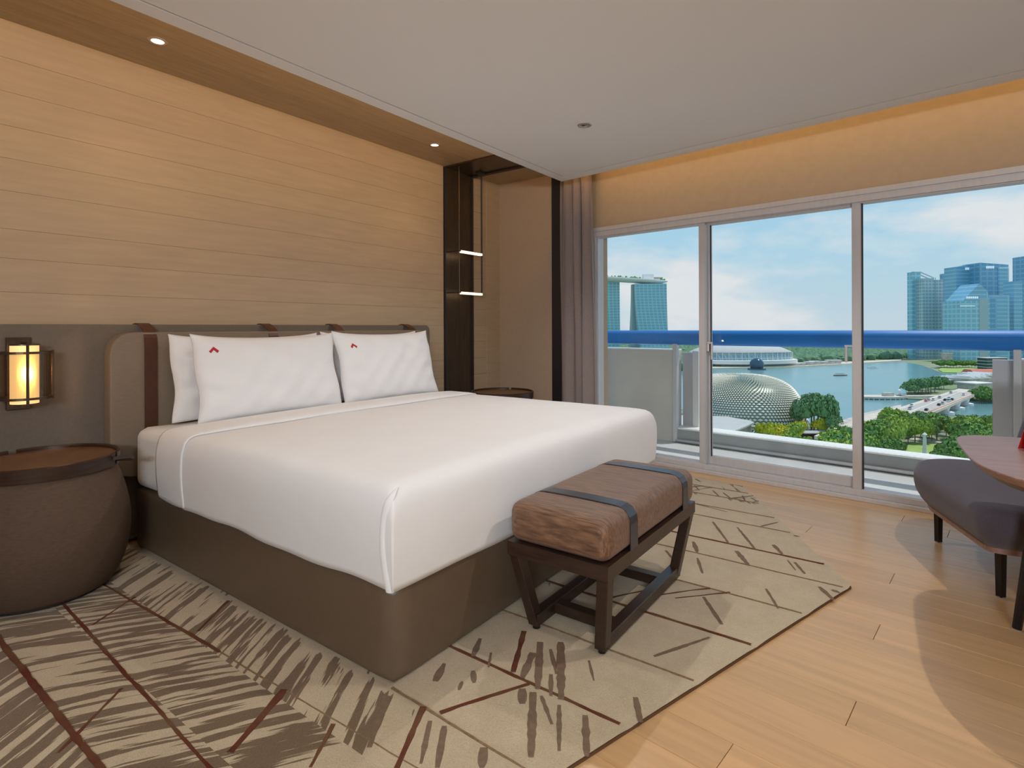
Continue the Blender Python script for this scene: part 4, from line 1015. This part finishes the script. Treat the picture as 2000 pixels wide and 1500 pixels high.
obj('setback_top', box(-wx / 2, wx * .05, -T_ / 2 + 1, T_ / 2, zt, zt + 3), M['fapale'], t); obj('corner_fin', box(wx * .08, wx * .1, -T_ / 2 - 1, -T_ / 2, 0, zt + 4), M['fapale'], t)
t, wx, T_, zt = tower(1841, 1858, 538, 1120, M['fa3'], 'office_tower', 'narrow deep blue office tower left of the tall sign topped one')
obj('edge_fin', box(wx / 2 - 2, wx / 2, -T_ / 2 - 1, -T_ / 2, 0, zt), M['fapale'], t)
t, wx, T_, zt = tower(1856, 1894, 523, 1100, M['fa4'], 'office_tower', 'tall blue office tower with a slanted roof and a small lit roof sign', slope=3)
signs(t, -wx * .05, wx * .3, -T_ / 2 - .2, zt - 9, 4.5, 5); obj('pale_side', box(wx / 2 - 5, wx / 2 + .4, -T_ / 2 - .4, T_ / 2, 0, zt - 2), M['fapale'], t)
t, wx, T_, zt = tower(1897, 1951, 521, 1080, M['fa3'], 'office_tower', 'broad faceted blue office tower, tallest of the cluster with a lit sign', slope=-2)
signs(t, -wx * .3, wx * .0, -T_ / 2 - .2, zt - 9, 4.5, 5); obj('faceted_bay', box(wx * .12, wx / 2 + .3, -T_ / 2 - 2, T_ / 2, 0, zt - 7, 1.5, 1), M['fa4'], t)
t, wx, T_, zt = tower(1858, 1914, 592, 960, M['fa1'], 'office_tower', 'nearer glass tower with a triangular sloping crown and a lit sign below it')
b = bmesh.new(); P_ = [(-wx / 2 + 4, zt), (wx * .15, zt + 29), (wx * .42, zt + 17), (wx / 2, zt)]
f0 = [b.verts.new((p[0], -T_ / 2, p[1])) for p in P_]; f1 = [b.verts.new((p[0], T_ / 2, p[1])) for p in P_]
b.faces.new(f0); b.faces.new(f1[::-1])
for i in range(4): b.faces.new((f0[i], f0[(i + 1) % 4], f1[(i + 1) % 4], f1[i]))
bmesh.ops.recalc_face_normals(b, faces=b.faces); obj('triangular_crown', b, M['fa4'], t); signs(t, -wx * .3, wx * .12, -T_ / 2 - .3, zt + 4, 3.2, 6)
obj('pale_side', box(wx * .14, wx * .44, -T_ / 2 - .5, T_ / 2, 0, zt + 4), M['fapale'], t); obj('parapet_line', box(-wx / 2 - .3, 0, -T_ / 2 - .6, -T_ / 2, zt - 9, zt - 8), M['sign'], t)
t, wx, T_, zt = tower(1926, 1960, 581, 1000, M['fa4'], 'office_tower', 'mid height stepped blue tower in front of the broad faceted one')
obj('step', box(-wx / 2 - 6, -wx / 4, -T_ / 2 - 1, T_ / 2, 0, zt - 4), M['fa3'], t)
tower(1958, 1972, 608, 1120, M['fa2'], 'office_tower', 'lowest grey blue tower in the gap between two taller ones')
t, wx, T_, zt = tower(1970, 1999, 553, 1010, M['fa4'], 'office_tower', 'banded blue tower near the right edge with a chamfered roof', slope=1)
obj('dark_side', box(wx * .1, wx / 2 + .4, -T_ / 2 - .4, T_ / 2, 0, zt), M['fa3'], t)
tower(1997, 2050, 505, 1100, M['fa3'], 'office_tower', 'dark blue tower cut by the right edge of the view')
t, wx, T_, zt = tower(1842, 1856, 694, 930, M['shopwall'], 'low_building', 'small cream low building at the foot of the towers')
obj('roof_slab', box(-wx / 2 - 1, wx / 2 + 1, -T_ / 2 - 1, T_ / 2 + 1, zt, zt + 1), M['paving'], t)

# the resort: two curved towers under a long boat shaped deck
D0 = 1000
def rpt(px, y): return atd(px, CY, D0), CAM.z + (CY - y) / F * D0
rs_o = thing('resort_tower', 'right hand curved hotel tower of the resort, carrying the end of the sky deck', 'building', tuple(atd(1268, CY, D0).xy) + (GZ,), YAW)
def curved_tower(par, half, H, lean, m):
    for side, nm in ((0, 'front_slab'), (1, 'rear_slab')):
        b = bmesh.new(); rows = []
        for i in range(13):
            t_2 = i / 12; z = H * t_2; sp = lean * (1 - t_2) ** 1.8
            x0, x1 = -half + sp * .35 * (0 if side else 1), half
            y0, y1 = (-14 - sp * .6, -2 - sp * .4) if side == 0 else (2 + sp * .2, 14 + sp)
            if side: x0 -= 2 + sp * .05; x1 -= 4
            rows.append([b.verts.new(p) for p in ((x0, y0, z), (x1, y0, z), (x1, y1, z), (x0, y1, z))])
        for j in range(12):
            for i in range(4): b.faces.new((rows[j][i], rows[j][(i + 1) % 4], rows[j + 1][(i + 1) % 4], rows[j + 1][i]))
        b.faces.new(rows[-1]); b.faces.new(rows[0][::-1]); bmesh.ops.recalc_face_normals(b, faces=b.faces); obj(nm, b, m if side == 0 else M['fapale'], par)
Ht = CAM.z + (CY - 556) / F * D0 - GZ
curved_tower(rs_o, 27.5, Ht, 26, M['fa5'])
rs_l = thing('resort_tower', 'left hand hotel tower of the resort, next to the window jamb', 'building', tuple(atd(1178, CY, D0 + 20).xy) + (GZ,), YAW)
curved_tower(rs_l, 27.5, CAM.z + (CY - 549) / F * (D0 + 20) - GZ, 10, M['fa5'])
dk = thing('sky_deck', 'long pale boat shaped sky deck resting on the resort towers', 'sky deck', tuple(atd(1210, CY, D0).xy) + (CAM.z + (CY - 546) / F * D0,), YAW)
b = bmesh.new(); rows = []; n = 40
for i in range(n + 1):
    t_2 = i / n; x = -130 + 216 * t_2; wv = 17 * (min(1, (1 - t_2) * 7) ** .5) if t_2 > .86 else 17; wv = max(wv, .6)
    z = -(x - 0) * .065 + 2; zz = 7.5 * min(1, (1 - t_2) * 9 + .25)
    rows.append([b.verts.new((x, math.cos(a) * wv, z + (min(0, math.sin(a)) * zz if math.sin(a) < 0 else .6 * math.sin(a)))) for a in [2 * PI * q / 16 for q in range(16)]])
for j in range(n):
    for i in range(16): b.faces.new((rows[j][i], rows[j][(i + 1) % 16], rows[j + 1][(i + 1) % 16], rows[j + 1][i]))
b.faces.new(rows[-1]); b.faces.new(rows[0][::-1]); bmesh.ops.recalc_face_normals(b, faces=b.faces); obj('hull', b, M['whiteroof'], dk, smooth=True)
obj('lift_box', box(42, 60, -5, 6, -2, 8), M['whiteroof'], dk); obj('lower_box', box(60, 76, -5, 6, -3, 3), M['shopwall'], dk)
b = bmesh.new(); r_ = random.Random(3)
for i in range(38):
    x = r_.uniform(-60, 40) if i < 30 else r_.uniform(60, 82); bmesh.ops.create_icosphere(b, subdivisions=1, radius=r_.uniform(1.3, 2.6), matrix=Matrix.Translation((x, r_.uniform(-10, 6), -x * .065 + 4)))
obj('roof_planting', b, M['leaf4'], dk, kind='stuff')

# glass pavilion across the bay
pv = thing('convention_hall', 'long low white rimmed hall with a curved grey roof across the bay', 'building', tuple(atd(1445, CY, 880).xy) + (GZ,), YAW + .03)
def mpx(dx): return dx / F * 880
zf = CAM.z + (CY - 705) / F * 880 - GZ
def ell(rx, ry, z, n=64): return [(rx * math.cos(2 * PI * i / n), ry * math.sin(2 * PI * i / n), z) for i in range(n)]
def ellr(rings): return lofted(rings)
obj('white_fascia', ellr([ell(86, 46, zf - 4), ell(88, 48, zf - 3.6), ell(88, 48, zf + 1.6), ell(86, 46, zf + 2)]), M['whiteroof'], pv)
obj('glass_band', ellr([ell(80, 40, zf + 2), ell(76, 38, zf + 12)]), M['fa2'], pv)
obj('curved_roof', ellr([ell(81, 41, zf + 12), ell(79, 40, zf + 14), ell(64, 33, zf + 20), ell(44, 24, zf + 24), ell(20, 12, zf + 26), ell(4, 3, zf + 26.4)]), M['greyroof'], pv, smooth=True)
obj('undercroft', ellr([ell(78, 36, 0), ell(82, 42, zf - 4)]), M['fa5'], pv)
for i in range(26):
    a = PI + PI * (i + .5) / 26; obj('column', box(81 * math.cos(a) - .35, 81 * math.cos(a) + .35, 41 * math.sin(a) - .4, 41 * math.sin(a) + .4, zf + 1, zf + 13), M['whiteroof'], pv)
gb = gp(1478, 722); sph = thing('glass_sphere_shop', 'small dark blue glass sphere on the water in front of the hall', 'building', gb, 0)
b = bmesh.new(); bmesh.ops.create_uvsphere(b, u_segments=32, v_segments=16, radius=9.5, matrix=Matrix.Translation((0, 0, 7))); obj('sphere', b, M['darkglass'], sph, smooth=True)
obj('pontoon', lathe([(0, 0), (12, 0), (12, 2), (0, 2)], 32), M['darkglass'], sph)
r_ = random.Random(5)
for i in range(22):
    x = 1350 + i * 13.5 + r_.uniform(-3, 3)
    if 1465 < x < 1492: continue
    g = gp(x, 714.5 - max(0, (x - 1560)) * .055); W_ = r_.uniform(5, 9); hh = r_.uniform(3, 6)
    t = thing('waterfront_pavilion', 'small pale pavilion on the far waterfront promenade', 'building', tuple(g), YAW, 'small pavilions on the far promenade')
    obj('walls', box(-W_, W_, -4, 4, 0, hh), M['shopwall'], t); obj('flat_roof', box(-W_ - 1, W_ + 1, -5, 5, hh, hh + .8), M['whiteroof'], t)

# spiky domed theatre
dm = thing('spiky_dome', 'rounded theatre dome clad in rows of cream pointed sunshades', 'building', tuple(gp(1446, 822)) , YAW - .12)
dm.location.z = GZ
def dome_pt(a, e, off=0):
    A_, B_, H_ = 33.5 + off, 40 + off, 29 + off
    ce, se = math.cos(e), math.sin(e); q = lambda v, k: math.copysign(abs(v) ** k, v)
    return Vector((A_ * q(ce, .58) * q(math.cos(a), .8), B_ * q(ce, .58) * q(math.sin(a), .8), H_ * q(se, .72)))
b = bmesh.new(); na, ne = 72, 22; g = [[b.verts.new(dome_pt(2 * PI * i / na, PI / 2 * j / ne * .999)) for i in range(na)] for j in range(ne + 1)]
for j in range(ne):
    for i in range(na): b.faces.new((g[j][i], g[j][(i + 1) % na], g[j + 1][(i + 1) % na], g[j + 1][i]))
bmesh.ops.recalc_face_normals(b, faces=b.faces)
M['domeglass'] = mat('dome_green_glass', (.20, .29, .25, 1), .3, metal=.2); M['cream'] = mat('cream_sunshade', (.86, .80, .66, 1), .5)
obj('glass_shell', b, M['domeglass'], dm, smooth=True)
b = bmesh.new(); na2, ne2 = 124, 30
for j in range(ne2):
    e0, e1 = PI / 2 * (.04 + .94 * j / ne2), PI / 2 * (.04 + .94 * (j + 1) / ne2)
    for i in range(na2):
        a0 = 2 * PI * (i + .5 * (j % 2)) / na2; a1 = a0 + 2 * PI / na2
        if math.cos(e0) < .3 and i % 2: continue
        am = (a0 + a1) / 2; tip = dome_pt(am, e0 + (e1 - e0) * .1, 1.0); top = dome_pt(am, e1, .5)
        l_1, r_1 = dome_pt(a0, e0 + (e1 - e0) * .5, .3), dome_pt(a1, e0 + (e1 - e0) * .5, .3)
        v = [b.verts.new(p) for p in (tip, r_1, top, l_1)]; b.faces.new((v[0], v[1], v[2])); b.faces.new((v[0], v[2], v[3]))
obj('sunshades', b, M['cream'], dm, kind='stuff')
b = bmesh.new()
for q in range(2):
    for i in range(30):
        a0, a1 = -PI + PI * 1.1 * i / 30, -PI + PI * 1.1 * (i + 1) / 30
        cyl((36 * math.cos(a0), 50 * math.sin(a0), 5 - q * 1.6), (36 * math.cos(a1), 50 * math.sin(a1), 5 - q * 1.6), .55 if q == 0 else .3, n=6, bm=b)
obj('ring_beam', b, M['whiteroof'], dm)
for i in range(9):
    a0 = -PI + PI * i / 9 + .2
    b = bmesh.new()
    cyl((36 * math.cos(a0), 50 * math.sin(a0), 4.6), (38 * math.cos(a0 + .1), 52 * math.sin(a0 + .1), 0), .35, n=6, bm=b)
    cyl((36 * math.cos(a0 + .2), 50 * math.sin(a0 + .2), 4.6), (38 * math.cos(a0 + .1), 52 * math.sin(a0 + .1), 0), .35, n=6, bm=b); obj('v_strut', b, M['whiteroof'], dm)
# grey canopy roof below the dome
cg = gp(1400, 850); cn = thing('forecourt_canopy', 'low pale grey sheet roof with a curved tip in front of the dome', 'building', (0, 0, 0))
cn.location = (cg.x, cg.y, GZ)
cpx = [(1300, 836), (1350, 832), (1420, 834), (1470, 842), (1486, 846), (1470, 853), (1440, 862), (1400, 875), (1300, 880)]
pts = [onz(x, y, GZ + 9) - Vector((cg.x, cg.y, 0)) for x, y in [(1300, 813), (1350, 811), (1420, 814), (1465, 822), (1473, 825), (1462, 831), (1440, 840), (1400, 856), (1300, 862)]]
obj('roof_sheet', prism([(p.x, p.y) for p in pts], 8.4, 9.2), M['greyroof'], cn)
obj('glazed_wall', prism([(p.x * .93, p.y * .93) for p in pts], 0, 8.4), M['shopwall'], cn)

# bridge
br = thing('road_bridge', 'pale multi lane road bridge crossing the river mouth on stout piers', 'bridge', (0, 0, 0))
bc = onz(1800, 800, GZ + 7); br.location = (bc.x, bc.y, GZ)
def bp(px, z0, z1): 
    q = [onz(x, y, GZ + z1) - Vector((bc.x, bc.y, 0)) for x, y in px]; return prism([(p.x, p.y) for p in q], z0, z1)
obj('deck_slab', bp([(1590, 851), (1690, 811), (1760, 794.5), (1844, 768), (1872, 759), (1906, 762), (1903, 771), (1800, 814), (1740, 838), (1660, 866)], 5.4, 7), M['paving'], br)
M['asphalt'] = mat('pale_asphalt', (.46, .44, .41, 1), .9, noise=.05, nscale=.2)
obj('carriageway', bp([(1640, 840), (1760, 799), (1850, 770), (1866, 764), (1872, 765), (1765, 808), (1680, 838)], 6.9, 7.12), M['asphalt'], br)
obj('carriageway', bp([(1690, 838), (1768, 811), (1876, 766), (1898, 764), (1899, 768), (1795, 811), (1735, 833)], 6.9, 7.12), M['asphalt'], br)
obj('footway', bp([(1735, 836.5), (1797, 812), (1902, 770.5), (1902, 769), (1796, 811), (1734, 834)], 6.9, 7.2), mat('red_brown_footway', (.42, .24, .17, 1), .9), br)
obj('median', bp([(1680, 839), (1766, 809.5), (1874, 765.6), (1875, 764.6), (1766, 808), (1679, 837)], 7, 7.6), M['whiteroof'], br)
for (x, y) in ((1845, 808), (1866, 799), (1884, 791), (1820, 815)):
    p = gp(x, y) - Vector((bc.x, bc.y, GZ)); obj('pier', lofted([[(p.x + r * math.cos(a), p.y + r * .8 * math.sin(a), z) for a in [2 * PI * k / 16 for k in range(16)]] for r, z in ((5.5, .0), (5.5, 1.5), (2.4, 2.2), (3.5, 5.5))]), M['whiteroof'], br)
r_ = random.Random(8)
for i in range(16):
    t_2 = r_.random(); lane = r_.choice(((1762, 800, 1858, 768), (1763, 805, 1866, 766), (1770, 813, 1885, 767), (1785, 812, 1893, 768)))
    p = onz(lane[0] + (lane[2] - lane[0]) * t_2, lane[1] + (lane[3] - lane[1]) * t_2, GZ + 7.1)
    dirv = (onz(lane[2], lane[3], GZ + 7.1) - onz(lane[0], lane[1], GZ + 7.1)); ang = math.atan2(dirv.y, dirv.x)
    t = thing('car', 'tiny car on the road bridge', 'car', tuple(p), ang, 'cars on the bridge')
    obj('car_body', box(-2.2, 2.2, -.9, .9, .35, .95, .2, 1), M[r_.choice(('whitemetal', 'blackmetal', 'redroof', 'greyroof'))], t); obj('cabin', box(-1.2, 1.1, -.8, .8, .95, 1.5, .2, 1), M['darkglass'], t)
# marina roofs and shore buildings
for i, (x, y, wd, dp, hh, lab) in enumerate(((1835, 752, 13, 5, 4, 'pale wing shaped roof at the tip of the marina'), (1868, 745, 20, 7, 4, 'long flat pale marina roof by the water'), (1892, 752, 16, 9, 6, 'white folded marina roof beside the bridge end'), (1912, 748, 16, 9, 7, 'white folded marina roof next to the balcony panel'), (1905, 763, 14, 7, 6, 'cream block behind the end of the bridge'))):
    g = gp(x, y); t = thing('marina_building', lab, 'building', (g.x, g.y, GZ + 1.2), YAW + .35)
    obj('walls', box(-wd, wd, -dp, dp, 0, hh), M['shopwall'], t)
    for k in range(4 if i < 4 else 1):
        n4 = 4 if i < 4 else 1; x0 = -wd - 1 + (2 * wd + 2) * k / n4; x1 = x0 + (2 * wd + 2) / n4
        b = bmesh.new(); v = [b.verts.new(p) for p in ((x0, -dp - 2, hh), (x1, -dp - 2, hh + .3), (x1, dp + 2, hh + .3), (x0, dp + 2, hh), (x0, -dp - 2, hh + (3 if i in (2, 3) else 1)), (x0, dp + 2, hh + (3 if i in (2, 3) else 1)))]
        b.faces.new((v[0], v[1], v[4])); b.faces.new((v[2], v[3], v[5])); b.faces.new((v[4], v[1], v[2], v[5])); b.faces.new((v[0], v[4], v[5], v[3])); b.faces.new((v[0], v[3], v[2], v[1])); bmesh.ops.recalc_face_normals(b, faces=b.faces)
        obj('roof_fold', b, M['whiteroof'], t)
g = gp(1928, 738); t = thing('red_roofed_hall', 'long low hall with a salmon red roof on the far bank', 'building', (g.x, g.y, GZ + .9), YAW)
obj('walls', box(-22, 22, -8, 8, 0, 5), M['shopwall'], t); b = prism([(-9, 0), (9, 0), (5, 4), (-5, 4)], -23, 23); b.transform(Matrix(((0, 0, 1, 0), (1, 0, 0, 0), (0, 1, 0, 5), (0, 0, 0, 1)))); obj('roof', b, M['redroof'], t)
g = gp(1938, 722); t = thing('river_block', 'dark grey banded block on the far river bank, below the towers', 'building', (g.x, g.y, GZ), YAW)
for k in range(4): obj('storey', box(-14, 14, -8, 8, k * 4.2, k * 4.2 + 3.4), M['darkglass'], t); obj('floor_slab', box(-15, 15, -9, 9, k * 4.2 + 3.4, k * 4.2 + 4.2), M['paving'], t)
# jetty
g = gp(1722, 779); t = thing('jetty', 'round ended white jetty reaching into the bay', 'jetty', (g.x, g.y, GZ), YAW)
obj('deck', lofted([[(21 * math.cos(a), 8 * math.sin(a), z) for a in [2 * PI * k / 40 for k in range(40)]] for z in (.8, 2.4)]), M['paving'], t)
for k in range(14):
    a = -PI + PI * (k + .5) / 14; obj('pile', cyl((20 * math.cos(a), 7.5 * math.sin(a), 0), (20 * math.cos(a), 7.5 * math.sin(a), 1.2), .5, n=8), M['whitemetal'], t)
obj('approach', box(14, 62, -2, 5, 1.0, 2.4), M['paving'], t); obj('shelter', box(2, 9, -2, 3, 2.4, 5), M['shopwall'], t)
obj('white_statue', lathe([(0, 0), (1.4, 0), (1.0, 2.5), (1.3, 4.2), (0, 5.5)], 12, (16, 2, 2.4)), M['whiteroof'], t, smooth=True)
g = gp(1641, 734); t = thing('river_boat', 'small brown boat out on the bay', 'boat', (g.x, g.y, GZ + .2), YAW + .1)
obj('hull', prism([(-8, -1.4), (7, -1.4), (9.5, 0), (7, 1.4), (-8, 1.4)], 0, 1.1), M['trunk'], t); obj('awning', box(-6, 5, -1.2, 1.2, 2.3, 2.6), M['rubber'], t)
g = gp(1704, 719); t = thing('river_boat', 'small white boat by the far shore', 'boat', (g.x, g.y, GZ + .2), YAW)
obj('hull', prism([(-7, -1.4), (6, -1.4), (8.5, 0), (6, 1.4), (-7, 1.4)], 0, 1.4), M['whitemetal'], t); obj('cabin', box(-4, 4, -1.2, 1.2, 1.4, 3), M['whiteroof'], t)
g = gp(1806, 898); t = thing('obelisk', 'white stone obelisk on a stepped base in the park lawn', 'monument', (g.x, g.y, GZ + .3), YAW)
obj('steps', box(-3, 3, -3, 3, 0, 1.2, bm=box(-2, 2, -2, 2, 1.2, 2.4)), M['whiteroof'], t); obj('shaft', cyl((0, 0, 2.4), (0, 0, 11), 1.1, .7, 4), M['whiteroof'], t); obj('cap', cyl((0, 0, 11), (0, 0, 12), 1.3, .2, 4), M['whiteroof'], t)
g = gp(1600, 857); t = thing('kiosk', 'dark low kiosk under the waterfront grove', 'building', (g.x, g.y, GZ), YAW)
obj('walls', box(-9, 7, -3, 3, 0, 3.4), M['blackmetal'], t); obj('flat_roof', box(-10, 8, -4, 4, 3.4, 3.9), M['greyroof'], t)
